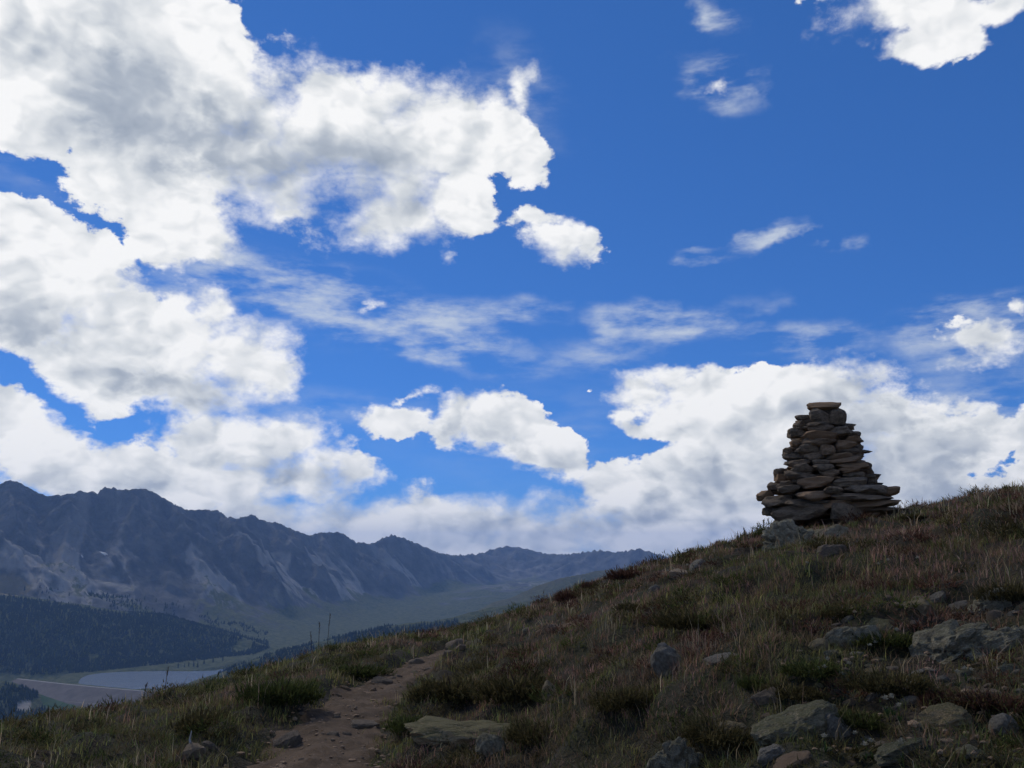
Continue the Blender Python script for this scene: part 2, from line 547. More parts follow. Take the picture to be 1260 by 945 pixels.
def poly_d(X, Y, P):
    """distance to a 3D polyline (plan view), height of the nearest point, and arc position"""
    bd = np.full(X.shape, 1e9); bz = np.zeros(X.shape); bs = np.zeros(X.shape); s0 = 0.0
    for a, b in zip(P[:-1], P[1:]):
        dx, dy = b[0] - a[0], b[1] - a[1]; L2 = dx * dx + dy * dy + 1e-9
        t = np.clip(((X - a[0]) * dx + (Y - a[1]) * dy) / L2, 0, 1)
        d = np.hypot(X - a[0] - t * dx, Y - a[1] - t * dy)
        z = a[2] + t * (b[2] - a[2])
        w = d < bd
        bd = np.where(w, d, bd); bz = np.where(w, z, bz); bs = np.where(w, s0 + t * math.sqrt(L2), bs)
        s0 += math.sqrt(L2)
    return bd, bz, bs
def ridge_max(X, Y, Zacc, P, fdrop):
    for a, b in zip(P[:-1], P[1:]):
        dx, dy = b[0] - a[0], b[1] - a[1]; L2 = dx * dx + dy * dy + 1e-9
        t = np.clip(((X - a[0]) * dx + (Y - a[1]) * dy) / L2, 0, 1)
        d = np.hypot(X - a[0] - t * dx, Y - a[1] - t * dy)
        Zacc = np.maximum(Zacc, a[2] + t * (b[2] - a[2]) - fdrop(d))
    return Zacc

crest = [at(*c) for c in CREST]
def make_spurs():
    rs = random.Random(5)
    C = np.array(crest); seg = np.hypot(*np.diff(C[:, :2], axis=0).T); s = np.concatenate([[0], np.cumsum(seg)])
    spurs = []
    pos = 60.0
    while pos < s[-1] - 400:
        p = np.array([np.interp(pos, s, C[:, k]) for k in range(3)])
        q = np.array([np.interp(pos + 120, s, C[:, k]) for k in range(3)]); o = np.array([np.interp(max(0, pos - 120), s, C[:, k]) for k in range(3)])
        tn = (q - o)[:2]; tn /= np.hypot(*tn)
        down = np.array([tn[1], -tn[0]])
        if down @ p[:2] > 0: down = -down
        vd, vz, _ = poly_d(np.array([p[0]]), np.array([p[1]]), VALLEY)
        L = min(float(vd[0]) * rs.uniform(0.45, 0.80), 1500)
        ang = rs.uniform(-0.30, 0.22)
        pts = [p - np.array([0, 0, rs.uniform(0, 25)])]
        n = 7; h = (p[2] - float(vz[0])); cur = p[:2].copy()
        prof = rs.uniform(0.78, 1.0)
        for i in range(1, n + 1):
            ang += rs.uniform(-0.22, 0.22)
            dv = np.array([down[0] * math.cos(ang) - down[1] * math.sin(ang), down[0] * math.sin(ang) + down[1] * math.cos(ang)])
            cur = cur + dv * L / n
            f = i / n
            z = p[2] - h * prof * f ** 1.22 + rs.uniform(-10, 10)
            pts.append(np.array([cur[0], cur[1], z]))
            if 1 <= i < n - 1:                       # side ribs
                for sg in (-1, 1):
                    if rs.random() < 0.85:
                        a2 = ang + sg * rs.uniform(0.5, 1.0)
                        d2 = np.array([down[0] * math.cos(a2) - down[1] * math.sin(a2), down[0] * math.sin(a2) + down[1] * math.cos(a2)])
                        l2 = L * rs.uniform(0.12, 0.3)
                        spurs.append([pts[-1] - np.array([0, 0, 4]), np.array([cur[0] + d2[0] * l2 * .5, cur[1] + d2[1] * l2 * .5, z - l2 * .30 - 5]), np.array([cur[0] + d2[0] * l2, cur[1] + d2[1] * l2, z - l2 * .68 - 8])])
        spurs.append(pts)
        pos += rs.uniform(170, 330)
    return spurs
SPURS = make_spurs()
LAKE_POLY = [at_z(*p, LAKE_Z)[:2] for p in [(96, 841.5), (99, 835), (108, 830.5), (128, 827.8), (160, 826.2), (200, 825.6), (235, 826), (262, 825), (300, 818), (312, 822), (290, 836), (250, 850), (215, 853), (185, 850), (120, 844)]]
def in_poly(X, Y, P):
    c = np.zeros(np.shape(X), bool); n = len(P)
    for i in range(n):
        x0, y0 = P[i][0], P[i][1]; x1, y1 = P[(i + 1) % n][0], P[(i + 1) % n][1]
        w = ((y0 > Y) != (y1 > Y)) & (X < (x1 - x0) * (Y - y0) / (y1 - y0 + 1e-12) + x0)
        c ^= w
    return c
def edge_d(X, Y, P):
    PP = [np.array([p[0], p[1], 0.0]) for p in P]; PP.append(PP[0])
    return poly_d(X, Y, PP)[0]
DAM_A = at_z(26, 835.6, LAKE_Z + 4); DAM_B = at_z(205, 852.5, LAKE_Z + 4)

KNOLL = [at(-400, 815, 2080), at(-120, 826, 2120), at(-20, 834, 2150), at(22, 841, 2170), at(40, 852, 2180)]
def far_raw(X, Y):
    r = np.hypot(X, Y)
    wx = X + 45 * fbm(X / 420, Y / 420, 3, 41); wy = Y + 45 * fbm(X / 420, Y / 420, 3, 47)
    vd, vz, _ = poly_d(wx, wy, VALLEY)
    cd, cz, cs = poly_d(wx, wy, crest)
    t = vd / (vd + cd + 1.0)                          # 0 in the valley, 1 on the crest
    floor = vz + np.maximum(cz - vz, 60) * 0.9 * np.clip(t - 0.03, 0, 1) ** 1.85 + 14 * fbm(X / 240, Y / 240, 3, 52) * sstep(vd, 60, 400)
    side = sstep(np.arctan2(X, Y), 0.05, 0.25)
    floor = floor + 0.0 * side
    mtn = np.full(X.shape, -2000.0)
    drop = lambda d: 1.25 * d / (1 + d / 1300)
    mtn = ridge_max(wx, wy, mtn, crest, lambda d: 1.7 * d / (1 + d / 1300))
    for sp in SPURS:
        mtn = ridge_max(wx, wy, mtn, sp, drop)
    k = 85.0
    h = np.clip(0.5 + 0.5 * (mtn - floor) / k, 0, 1)
    z = floor * (1 - h) + mtn * h + k * h * (1 - h)
    steep = np.maximum(h * sstep(mtn - floor, 5, 120), 0.7 * sstep(t, 0.25, 0.6)) * sstep(r, 3000, 3600)
    bd, bz, _ = poly_d(wx, wy, BENCH); bn = bz - 0.27 * bd - 0.0001 * bd * bd
    pd, pz, _ = poly_d(wx, wy, PALE); pn = pz - 0.50 * pd / (1 + pd / 3000)
    nd, nz, _ = poly_d(X, Y, NEARF); nn = nz - 0.36 * nd
    for q in (bn, pn, nn):
        h2 = np.clip(0.5 + 0.5 * (q - z) / 16, 0, 1)
        z = z * (1 - h2) + q * h2 + 16 * h2 * (1 - h2); steep = steep * (1 - h2)
    # rock relief
    chute = np.abs(fbm(cs / 150 + 0.5 * fbm(X / 300, Y / 300, 2, 7), cd / 1300, 4, 61, 0.6))       # couloirs and ribs run straight down the wall
    rib = 1 - np.abs(fbm(cs / 70 + 0.4 * fbm(X / 150, Y / 150, 2, 8), cd / 700, 3, 67, 0.6))        # sharp little ribs
    z = z + steep * 18 * (np.clip(rib, 0, 1) ** 3 - 0.4) * sstep(cd, 10, 150) * (1 - 0.5 * sstep(cd, 700, 1400))
    z = z + steep * (40 * chute * sstep(cd, 0, 140) + 16 * np.abs(fbm(cs / 60, cd / 260, 3, 66)) * np.exp(-(cd / 130) ** 2) + 14 * fbm(X / 160, Y / 160, 5, 71, 0.6)) + 4 * fbm(X / 130, Y / 130, 3, 81)
    # the flank of our own hill falls away to the valley
    own = -78 - 0.52 * (r - 150) - 0.0
    own = np.where(r > 700, -78 - 0.52 * 550 - 0.035 * (r - 700), own)
    h3 = np.clip(0.5 + 0.5 * (own - z) / 30, 0, 1)
    near = 1 - sstep(r, 1850, 2150)
    z = np.where(r < 2150, near * own + (1 - near) * z, z)
    # lake bed and the ground below the dam
    ins = in_poly(X, Y, LAKE_POLY); ed = edge_d(X, Y, LAKE_POLY)
    lk = np.where(ins, LAKE_Z - 1.5 - np.minimum(ed * 0.2, 12), np.maximum(z, LAKE_Z + 0.8 + np.minimum(ed * 0.05, 4)))
    wl = 1 - sstep(ed, 40, 120)
    z = np.where(ins, lk, z * (1 - wl) + lk * wl)
    dd, dz, ds = poly_d(X, Y, [DAM_A, DAM_B])
    ab = (DAM_B - DAM_A)[:2]; nrm = np.array([ab[1], -ab[0]]) / np.hypot(*ab)
    if nrm @ DAM_A[:2] > 0: nrm = -nrm
    sd = (X - DAM_A[0]) * nrm[0] + (Y - DAM_A[1]) * nrm[1]
    al = ((X - DAM_A[0]) * ab[0] + (Y - DAM_A[1]) * ab[1]) / np.hypot(*ab) ** 2
    L = np.hypot(*ab)
    wdn = sstep(sd, -8, 12) * (1 - sstep(sd, 260, 420)) * sstep(al * L, -30, 60) * (1 - sstep(al * L - L, -10, 90))
    z = z * (1 - wdn) + np.minimum(z, LAKE_Z - 46 + 3 * fbm(X / 90, Y / 90, 2, 3)) * wdn
    # wooded knoll in front of the near end of the dam
    kd, kz, _ = poly_d(X, Y, KNOLL); kn = kz - 0.42 * kd + 4 * fbm(X / 60, Y / 60, 2, 19)
    z = np.maximum(z, kn)
    far_raw.t = t
    return z, steep, fbm(cs / 120 + 0.6 * fbm(X / 260, Y / 260, 2, 7), cd / 1500, 4, 64, 0.6)

def project(X, Y, Z):
    """world -> photograph pixel"""
    c, s = math.cos(PITCH), math.sin(PITCH)
    zz = Z - EYE
    f = Y * c + zz * s; v = -Y * s + zz * c
    return PW / 2 + FPX * X / f, PH / 2 - FPX * v / f

def build_far():
    thd = np.linspace(-0.72, 0.45, 560)
    th = np.concatenate([thd, np.linspace(0.45, 2 * math.pi - 0.72, 60)[1:-1]])
    r = np.concatenate([np.linspace(120, 1900, 40), np.linspace(1900, 3600, 160)[1:], np.linspace(3600, 5500, 190)[1:], np.linspace(5500, 7600, 75)[1:], np.linspace(7600, 14000, 40)[1:]])
    R, T = np.meshgrid(r, th, indexing='ij')
    X = R * np.sin(T); Y = R * np.cos(T)
    Z, steep, streak = far_raw(X, Y)
    # fit the crest line to the photographed skyline
    ca = np.array([tanel(c[0], c[1])[0] for c in CREST]); ce = np.array([tanel(c[0], c[1])[1] for c in CREST])
    want = np.interp(thd, ca, ce); nd = len(thd)
    for it in range(4):
        E = (Z[:, :nd] - EYE) / R[:, :nd]; E[R[:, :nd] < 3400] = -9
        im = E.argmax(0); cur = E[im, np.arange(nd)]
        dlt = want - cur
        kk = np.hanning(13); kk /= kk.sum()
        dlt = np.convolve(np.pad(dlt, 6, mode='edge'), kk, 'valid')
        zt = Z[im, np.arange(nd)]
        w = sstep(Z[:, :nd], -300, zt[None] * 1.0 - 40) * sstep(R[:, :nd], 3300, 3900)
        Z[:, :nd] += dlt[None] * R[:, :nd] * w
    V = np.stack([X, Y, Z], -1).reshape(-1, 3)
    me = mesh_np('mountain_range', V, grid_faces(len(r), len(th), wrap=True)[:, ::-1])
    # what grows where
    gy, gx = np.gradient(Z); dr = np.gradient(r)[:, None]
    sl = np.hypot(gy / dr, gx / (R * (thd[1] - thd[0])))
    px, py = project(X, Y, Z)
    n1 = fbm(X / 260, Y / 260, 4, 91); n2 = fbm(X / 70, Y / 70, 3, 95)
    alt = Z - LAKE_Z
    veg = np.clip(1.42 - 2.15 * far_raw.t + 0.35 * n1 + 0.55 * streak + 0.25 * n2 - 0.5 * sstep(sl, 0.55, 0.95), 0, 1)
    veg = np.clip(veg - 0.4 * sstep(R, 4600, 5600) * sstep(far_raw.t, 0.05, 0.25), 0, 1)
    veg = np.where((steep < .1) & (R < 4200), np.maximum(veg, 0.75 + 0.25 * n1), veg)
    scree = sstep(1.1 * streak + 0.35 * n1 + 0.3 * n2 - 0.25 * sstep(sl, 0.8, 1.3), -0.05, 0.55) * sstep(far_raw.t, 0.15, 0.35) * (1 - 0.7 * sstep(far_raw.t, 0.62, 0.85)) * (1 - 0.6 * sstep(R, 5200, 6000))
    # bare ground: dam abutment, tracks, the clearing below the dam
    P = lambda pts: in_poly(px, py, pts) & (R > 1800) & (R < 2700)
    bare = (P([(28, 834), (45, 833), (62, 831), (62, 833), (46, 836), (28, 837)]) | P([(18, 866), (38, 862), (36, 874), (20, 876)])).astype(float)
    lawn = P([(50, 852), (80, 848), (92, 866), (84, 880), (52, 868)]).astype(float)
    sunlit_gold = (in_poly(px, py, [(-60, 705), (20, 708), (40, 722), (30, 733), (-60, 728)]) & (R > 2800)).astype(float)  # meadow in a gap of sun, its brightness painted into the ground colour
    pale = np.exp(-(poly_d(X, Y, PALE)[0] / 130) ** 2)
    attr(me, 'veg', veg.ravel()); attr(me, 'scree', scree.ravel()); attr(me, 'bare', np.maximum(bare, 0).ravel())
    attr(me, 'lawn', np.maximum(lawn, 0).ravel()); attr(me, 'sunlit_gold', np.maximum(sunlit_gold, pale * .3).ravel())
    m, g, b = material('mountain_rock', 0.95)
    A = lambda n: g.n('ShaderNodeAttribute', attribute_name=n).outputs['Fac']
    Pp = g.n('ShaderNodeTexCoord').outputs['Object']
    a1 = g.noise(Pp, 0.012, 6, 0.65); a2 = g.noise(Pp, 0.05, 5, 0.7)
    rock = g.mix(g.ss(a1, 0.35, 0.65), (0.092, 0.093, 0.088), (0.185, 0.178, 0.160))
    col = g.mix(A('scree'), rock, (0.52, 0.465, 0.385))
    green = g.mix(g.ss(a2, 0.35, 0.65), (0.075, 0.096, 0.030), (0.170, 0.172, 0.064))
    col = g.mix(g.ss(g.m('ADD', A('veg'), g.m('MULTIPLY', g.m('SUBTRACT', a2, 0.5), 0.9)), 0.25, 0.75), col, green)
    col = g.mix(A('sunlit_gold'), col, (0.30, 0.24, 0.13))  # painted sunlit tone: full on the meadow, faint along the spur
    col = g.mix(A('lawn'), col, (0.075, 0.135, 0.035))
    col = g.mix(A('bare'), col, (0.55, 0.47, 0.37))
    m.node_tree.links.new(col, b.inputs['Base Color'])
    bp = g.n('ShaderNodeBump', {'Strength': 1.0, 'Distance': 22.0, 'Height': g.m('ADD', a2, g.m('MULTIPLY', g.noise(Pp, 0.16, 5, 0.7), 0.45))})
    m.node_tree.links.new(bp.outputs[0], b.inputs['Normal'])
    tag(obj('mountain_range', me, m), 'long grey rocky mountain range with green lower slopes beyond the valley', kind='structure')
    return X, Y, Z, px, py, R

def build_lake_and_dam():
    # water
    P = LAKE_POLY; c = np.mean(P, axis=0)
    V = [[p[0], p[1], LAKE_Z] for p in P]
    me = bpy.data.meshes.new('lake'); me.from_pydata(V, [], [list(range(len(V)))]); me.update()
    m, g, b = material('lake_water', 0.12)
    b.inputs['Base Color'].default_value = (0.09, 0.135, 0.19, 1); b.inputs['Specular IOR Level'].default_value = 0.4
    Pp = g.n('ShaderNodeTexCoord').outputs['Object']
    n = g.noise(g.vm('MULTIPLY', Pp, (0.35, 1.0, 1)), 0.09, 4, 0.6)
    b.inputs['Roughness'].default_value = 0.26
    bp = g.n('ShaderNodeBump', {'Strength': 0.5, 'Distance': 2.5, 'Height': n})
    m.node_tree.links.new(bp.outputs[0], b.inputs['Normal'])
    if me.polygons[0].normal.z < 0: me.flip_normals()
    tag(obj('lake', me, m), 'grey blue mountain lake on the valley floor', kind='structure')
    # dam
    ab = (DAM_B - DAM_A)[:2]; L = np.hypot(*ab); u = ab / L
    nrm = np.array([u[1], -u[0]])
    if nrm @ DAM_A[:2] > 0: nrm = -nrm
    prof = [(-40, -16), (-7, -0.6), (-5, 0), (5, 0), (7, -0.6), (62, -24), (66, -24.2), (72, -24.4), (122, -50)]
    n = 50; V = []
    for i in range(n):
        s = -14 + (L + 28) * i / (n - 1)
        bow = 10 * math.sin(math.pi * i / (n - 1))
        for (o, h) in prof:
            q = DAM_A[:2] + u * s + nrm * (o + bow)
            V.append((q[0], q[1], DAM_A[2] + h + (0.6 * random.uniform(-1, 1) if h < -1 else 0)))
    root = empty('dam', (DAM_A[0], DAM_A[1], DAM_A[2]))
    V = np.array(V) - np.array([DAM_A[0], DAM_A[1], DAM_A[2]])
    F = grid_faces(n, len(prof))
    me = mesh_np('embankment', V, F, False)
    m, g, b = material('dam_fill', 0.95)
    Pp = g.n('ShaderNodeTexCoord').outputs['Object']
    a = g.noise(Pp, 0.03, 5, 0.6); c2 = g.noise(Pp, 0.25, 3, 0.7)
    col = g.mix(g.ss(a, 0.35, 0.65), (0.12, 0.095, 0.075), (0.175, 0.14, 0.108)); col = g.mix(g.ss(c2, 0.5, 0.7, 0, .6), col, (0.09, 0.10, 0.05))
    m.node_tree.links.new(col, b.inputs['Base Color'])
    e = obj('embankment', me, m, root)
    # crest road: a gravel strip a little proud of the bank
    V2 = []
    for i in range(n):
        base = V.reshape(n, len(prof), 3)[i]
        a3, b3 = base[2], base[3]
        for f, h in ((0.22, 0.05), (0.28, 0.5), (0.72, 0.5), (0.78, 0.05)): V2.append(a3 + (b3 - a3) * f + np.array([0, 0, h]))
    me2 = mesh_np('crest_road', np.array(V2), grid_faces(n, 4), False)
    m2, g2, b2 = material('pale_gravel', 0.95); 
    a = g2.noise(g2.n('ShaderNodeTexCoord').outputs['Object'], 0.1, 4, 0.6)
    m2.node_tree.links.new(g2.mix(a, (0.34, 0.30, 0.25), (0.44, 0.40, 0.34)), b2.inputs['Base Color'])
    o2 = obj('crest_road', me2, m2, root); o2['label'] = 'pale gravel road along the top of the dam'
    tag(root, 'long brown earth dam with a pale crest road holding back the lake', 'dam')

build_hillside()
build_path()
FAR = build_far()
build_lake_and_dam()

# ================================================================== stone
def stone_material(name, dark, light, lichen, lich_amt=0.35, scale=1.0, moss=0.0, vary=0.15):
    m, g, b = material(name, 0.92)
    oi = g.n('ShaderNodeObjectInfo')
    P = g.n('ShaderNodeTexCoord').outputs['Object']
    P = g.vm('ADD', P, g.vm('SCALE', oi.outputs['Location'], scale=3.0))
    a = g.noise(P, 3.0 * scale, 5, 0.6); c = g.noise(P, 13.0 * scale, 5, 0.65); f = g.noise(P, 55.0 * scale, 4, 0.7)
    col = g.mix(g.ss(a, 0.32, 0.68), dark, light)
    col = g.mix(g.ss(c, 0.48, 0.75, 0, .6), col, tuple(v * 0.55 for v in dark))
    # each stone has its own cast
    rnd = oi.outputs['Random']
    col = g.mix(g.m('MULTIPLY', g.ss(rnd, 0.6, 1.0), vary), col, tuple(v * 0.8 for v in dark))
    col = g.mix(g.m('MULTIPLY', g.ss(rnd, 0.0, 0.55, 1.0, 0.0), 0.75), col, tuple(v * k for v, k in zip(light, (1.15, 0.92, 0.72))))
    lm = g.m('MULTIPLY', g.ss(g.noise(P, 7.0 * scale, 6, 0.7), 0.55, 0.66), lich_amt)
    col = g.mix(lm, col, lichen)
    col = g.mix(g.ss(f, 0.60, 0.78, 0, .5), col, tuple(min(1, v * 1.6) for v in light))
    if moss:
        nz = g.n('ShaderNodeSeparateXYZ', {0: g.n('ShaderNodeNewGeometry').outputs['Normal']}).outputs[2]
        mm = g.m('MULTIPLY', g.ss(g.m('ADD', nz, g.m('MULTIPLY', g.m('SUBTRACT', c, 0.5), 1.8)), 0.35, 0.95), moss)
        col = g.mix(mm, col, (0.090, 0.094, 0.032))
    m.node_tree.links.new(col, b.inputs['Base Color'])
    hgt = g.m('ADD', g.m('MULTIPLY', c, 1.0), g.m('MULTIPLY', f, 0.35))
    bp = g.n('ShaderNodeBump', {'Strength': 1.0, 'Distance': 0.03, 'Height': hgt})
    m.node_tree.links.new(bp.outputs[0], b.inputs['Normal'])
    return m
MAT_CAIRN = stone_material('cairn_stone', (0.185, 0.134, 0.084), (0.43, 0.315, 0.205), (0.42, 0.38, 0.25), 0.5, vary=0.5)
MAT_ROCK = stone_material('grey_rock', (0.185, 0.155, 0.098), (0.50, 0.43, 0.29), (0.58, 0.55, 0.36), 0.7, 1.4, 0.45)
MAT_MOSSY = stone_material('mossy_rock', (0.19, 0.168, 0.105), (0.42, 0.37, 0.245), (0.25, 0.26, 0.19), 0.6, 1.2, 0.75)
MAT_TAN = stone_material('tan_rock', (0.19, 0.145, 0.10), (0.34, 0.262, 0.18), (0.28, 0.27, 0.2), 0.35, 2.0)
MAT_PALE = stone_material('pale_rock', (0.21, 0.18, 0.135), (0.42, 0.37, 0.28), (0.30, 0.31, 0.24), 0.4, 2.0)

def ico(sub):
    bm = bmesh.new(); bmesh.ops.create_icosphere(bm, subdivisions=sub, radius=1.0)
    v = np.array([p.co[:] for p in bm.verts]); f = np.array([[q.index for q in p.verts] for p in bm.faces]); bm.free()
    return v, f
ICO = {k: ico(k) for k in (1, 2, 3, 4, 5)}
def stone_mesh(name, seed, sub=3, power=4.0, cuts=7, rough=0.06, flat=False, crag=0.0):
    """a unit (half-size 1) angular stone: a squared-off ball cut by random planes"""
    rs = np.random.default_rng(seed)
    v, f = ICO[sub]; v = v.copy()
    pw = np.array([power * rs.uniform(.6, 1.3), power * rs.uniform(.6, 1.3), power * (1.0 if not flat else 1.4)])
    n = (np.abs(v) ** pw).sum(1) ** (1 / pw.mean()); v = v / n[:, None]
    for _ in range(cuts):
        d = rs.normal(size=3); d[2] *= 0.7; d /= np.linalg.norm(d)
        off = rs.uniform(0.62, 0.95) * np.abs(v @ d).max()
        e = v @ d - off
        v = v - np.where(e > 0, e, 0)[:, None] * d * 0.92
    o = rs.uniform(0, 50, 3)
    nz = np.array([mnoise.fractal(Vector((p * 1.3 + o).tolist()), 0.9, 2.1, 4) for p in v])
    nz2 = np.array([mnoise.noise(Vector((p * 4.5 + o).tolist())) for p in v]) if sub >= 3 else 0
    dis = 1 + rough * 1.6 * nz + rough * 0.6 * nz2
    if crag:                                     # split into tilted blocks with open joints
        bed = Matrix.Rotation(rs.uniform(.2, .6), 3, 'Y')
        blk = np.empty(len(v))
        for i, p in enumerate(v):
            q = bed @ Vector((p * np.array([1.5, 1.5, 3.4])).tolist()) + Vector(o.tolist())
            q += mnoise.noise_vector(q * 1.7) * 0.22
            ds, pts = mnoise.voronoi(q)
            c = ds[1] - ds[0]
            h = math.sin(pts[0].x * 127.1 + pts[0].y * 311.7 + pts[0].z * 74.7) * 43758.5453; h -= math.floor(h)
            blk[i] = (h - 0.5) * 0.9 - 0.8 * math.exp(-(c / 0.10) ** 2)
        dis = dis + crag * blk
    v = v * dis[:, None]
    v[:, 0] *= 1 + 0.22 * rs.uniform(-1, 1) * v[:, 2]; v[:, 1] *= 1 + 0.25 * rs.uniform(-1, 1) * v[:, 0]
    v[:, 2] += rs.uniform(-.2, .2) * v[:, 0]
    lo, hi = v.min(0), v.max(0)
    v = (v - (lo + hi) / 2) / ((hi - lo) / 2)
    me = mesh_np(name, v, f, True)
    me.set_sharp_from_angle(angle=math.radians(27))
    return me

# ------------------------------------------------------------------ the cairn
# stones of the face towards the trail, outlined on a close-up of the photograph (left, right, top, bottom)
FACE = """447 632 85 130 9
455 580 126 206 5
545 668 122 208 5
372 460 155 184 5
358 445 188 238 4
428 592 204 262 4
640 712 207 242 3
530 702 232 276 2
327 432 236 284 5
638 762 256 314 4
398 642 262 309 5
345 425 309 344 3
392 604 304 343 3
700 768 324 386 4
588 722 312 362 3
302 392 342 407 4
378 524 338 380 4
508 604 343 396 4
598 742 352 392 2
304 442 377 457 3
428 552 378 428 2
543 752 386 443 5
336 485 422 494 6
476 596 424 490 5
602 792 418 476 5
750 824 428 500 4
250 332 464 540 4
318 524 488 536 6
528 628 486 524 5
620 768 468 526 6
768 844 497 554 3
214 305 544 600 3
272 404 544 614 5
386 594 528 584 6
590 778 528 584 6
155 258 594 644 4
628 892 568 620 5
838 972 574 622 3
538 644 584 620 5
388 584 608 657 5
578 908 616 664 7
194 394 626 682 4
328 534 650 702 6
528 684 654 694 3
658 1000 660 722 4
188 294 684 732 3
244 578 688 778 4
572 758 678 786 6
742 862 716 792 1"""
CAIRN_PX, CAIRN_R = 1018.0, 10.9
def build_cairn():
    a0, _ = tanel(CAIRN_PX, 640)
    cx, cyy = CAIRN_R * math.sin(a0), CAIRN_R * math.cos(a0)
    right = Vector((math.cos(a0), -math.sin(a0), 0)); back = Vector((math.sin(a0), math.cos(a0), 0))
    centre = Vector((cx, cyy, 0))
    def on_plane(px, py):
        """where a pixel meets the upright plane through the middle of the cairn, facing the trail"""
        d = ray(px, py); t = (centre - Vector((0, 0, 0))).dot(back) / d.dot(back)
        p = Vector((0, 0, EYE)) + d * t
        return (p - centre).dot(right), p.z
    rows0 = [list(map(float, l.split())) for l in FACE.splitlines()]; rows = []; rsp = random.Random(8)
    for (x0, x1, y0, y1, pr) in rows0:              # the taller ones are really two thin slabs
        if y1 - y0 > 56 and y1 < 770 and y0 > 130:
            ym = y0 + (y1 - y0) * rsp.uniform(.42, .58); d = (x1 - x0) * rsp.uniform(.0, .16)
            rows.append([x0, x1 - d, y0, ym + 2, pr]); rows.append([x0 + d * .6, x1, ym - 2, y1, pr - .5])
        else: rows.append([x0, x1, y0, y1, pr])
    W = []
    for (x0, x1, y0, y1, pr) in rows:
        xa, zt = on_plane(900 + x0 / 4.725, 480 + y0 / 4.725); xb, zb = on_plane(900 + x1 / 4.725, 480 + y1 / 4.725)
        W.append([xa, xb, zb, zt, pr])
    W = np.array(W)
    z0 = W[:, 2].min(); z1 = W[:, 3].max()
    base = gz(cx, cyy)
    root = empty('cairn', (cx, cyy, z0 - 0.02))
    tag(root, 'tall cone-shaped cairn of stacked flat brown stones on the skyline', 'cairn')
    slabs = [stone_mesh('stone', 100 + i, 3, 4.4, 13, 0.085, True, 0.07) for i in range(15)]
    lumps = [stone_mesh('stone', 140 + i, 3, 3.8, 14, 0.09, True, 0.07) for i in range(11)]
    variants = slabs + lumps
    for v in variants: v.materials.append(MAT_CAIRN)
    rs = random.Random(3)
    zc = (z0 + z1) / 2
    def half(z):
        """half-width of the pile at a height, from the outlined stones"""
        s = W[(W[:, 2] <= z + .03) & (W[:, 3] >= z - .03)]
        return (-s[:, 0].min(), s[:, 1].max()) if len(s) else (0.2, 0.2)
    def put(x, y, z, sx, sy, sz, roll=0.0, yaw=None):
        """x right, y away, z up, half-sizes"""
        w = centre + right * x + back * y
        o = bpy.data.objects.new('stone', rs.choice(slabs if sx > 2.0 * sz else lumps)); COL.objects.link(o)
        o.parent = root
        o.location = (w.x - cx, w.y - cyy, z - (z0 - 0.02))
        o.rotation_euler = (rs.uniform(-.06, .06), roll, -a0 + (rs.uniform(-.15, .15) if yaw is None else yaw))
        o.scale = (sx, sy, sz)
        return o
    for (xa, xb, zb, zt, pr) in W:
        cxx = (xa + xb) / 2; hw = (xb - xa) / 2; zz = (zb + zt) / 2; hh = (zt - zb) / 2
        l, r_ = half(zz); R = max(0.16, (l + r_) / 2); mid = (r_ - l) / 2
        q = min(0.98, abs(cxx - mid) / R)
        dep = max(0.12, min(0.34, hw * rs.uniform(0.8, 1.1)))
        yf = -R * 0.82 * math.sqrt(1 - q * q) - 0.012 * (pr - 4)
        put(cxx, yf + dep * 0.8, zz, hw * 1.12, dep, hh * 1.12, rs.uniform(-.06, .06), rs.uniform(-.10, .10))
        if rs.random() < 0.75:            # thin wedges and packing chips in the joints
            sx = rs.uniform(0.06, 0.15)
            put(cxx + rs.uniform(-.6, .6) * hw, yf + sx * 0.9 + 0.02, zb + rs.uniform(-.012, .012), sx, sx * .8, rs.uniform(0.018, 0.032))
    # the courses behind: hearting in the middle, stones round the far side
    z = z0 + 0.02
    while z < z1 - 0.22:
        th = rs.uniform(0.085, 0.12)
        l, r_ = half(z + th / 2); R = (l + r_) / 2; mid = (r_ - l) / 2
        l2, r2 = half(z + 0.02); l3, r3 = half(z + th - .02)
        lo_x, hi_x = -min(l, l2, l3) + 0.05, min(r_, r2, r3) - 0.05
        put(mid - 0.02, 0.0, z + th / 2, R * 0.60, R * 0.62, th * 0.55)
        n = max(3, int(R * math.pi / 0.42))
        for i in range(n):
            t = math.radians(12 + 156 * (i + 0.5) / n) + rs.uniform(-.1, .1)
            sx = min(R * 0.5, rs.uniform(0.16, 0.30)); rr = R * 0.86 - sx * 0.35
            x = mid + math.cos(t) * rr; y = math.sin(t) * rr
            x = max(lo_x + sx * .9, min(hi_x - sx * .9, x))
            put(x, y, z + th / 2 + rs.uniform(-.01, .01), sx, rs.uniform(0.13, 0.2), th * 0.56, 0, -(t - math.pi / 2) * 0.8)
        z += th
    return centre, right, back, z0

CAIRN = build_cairn()

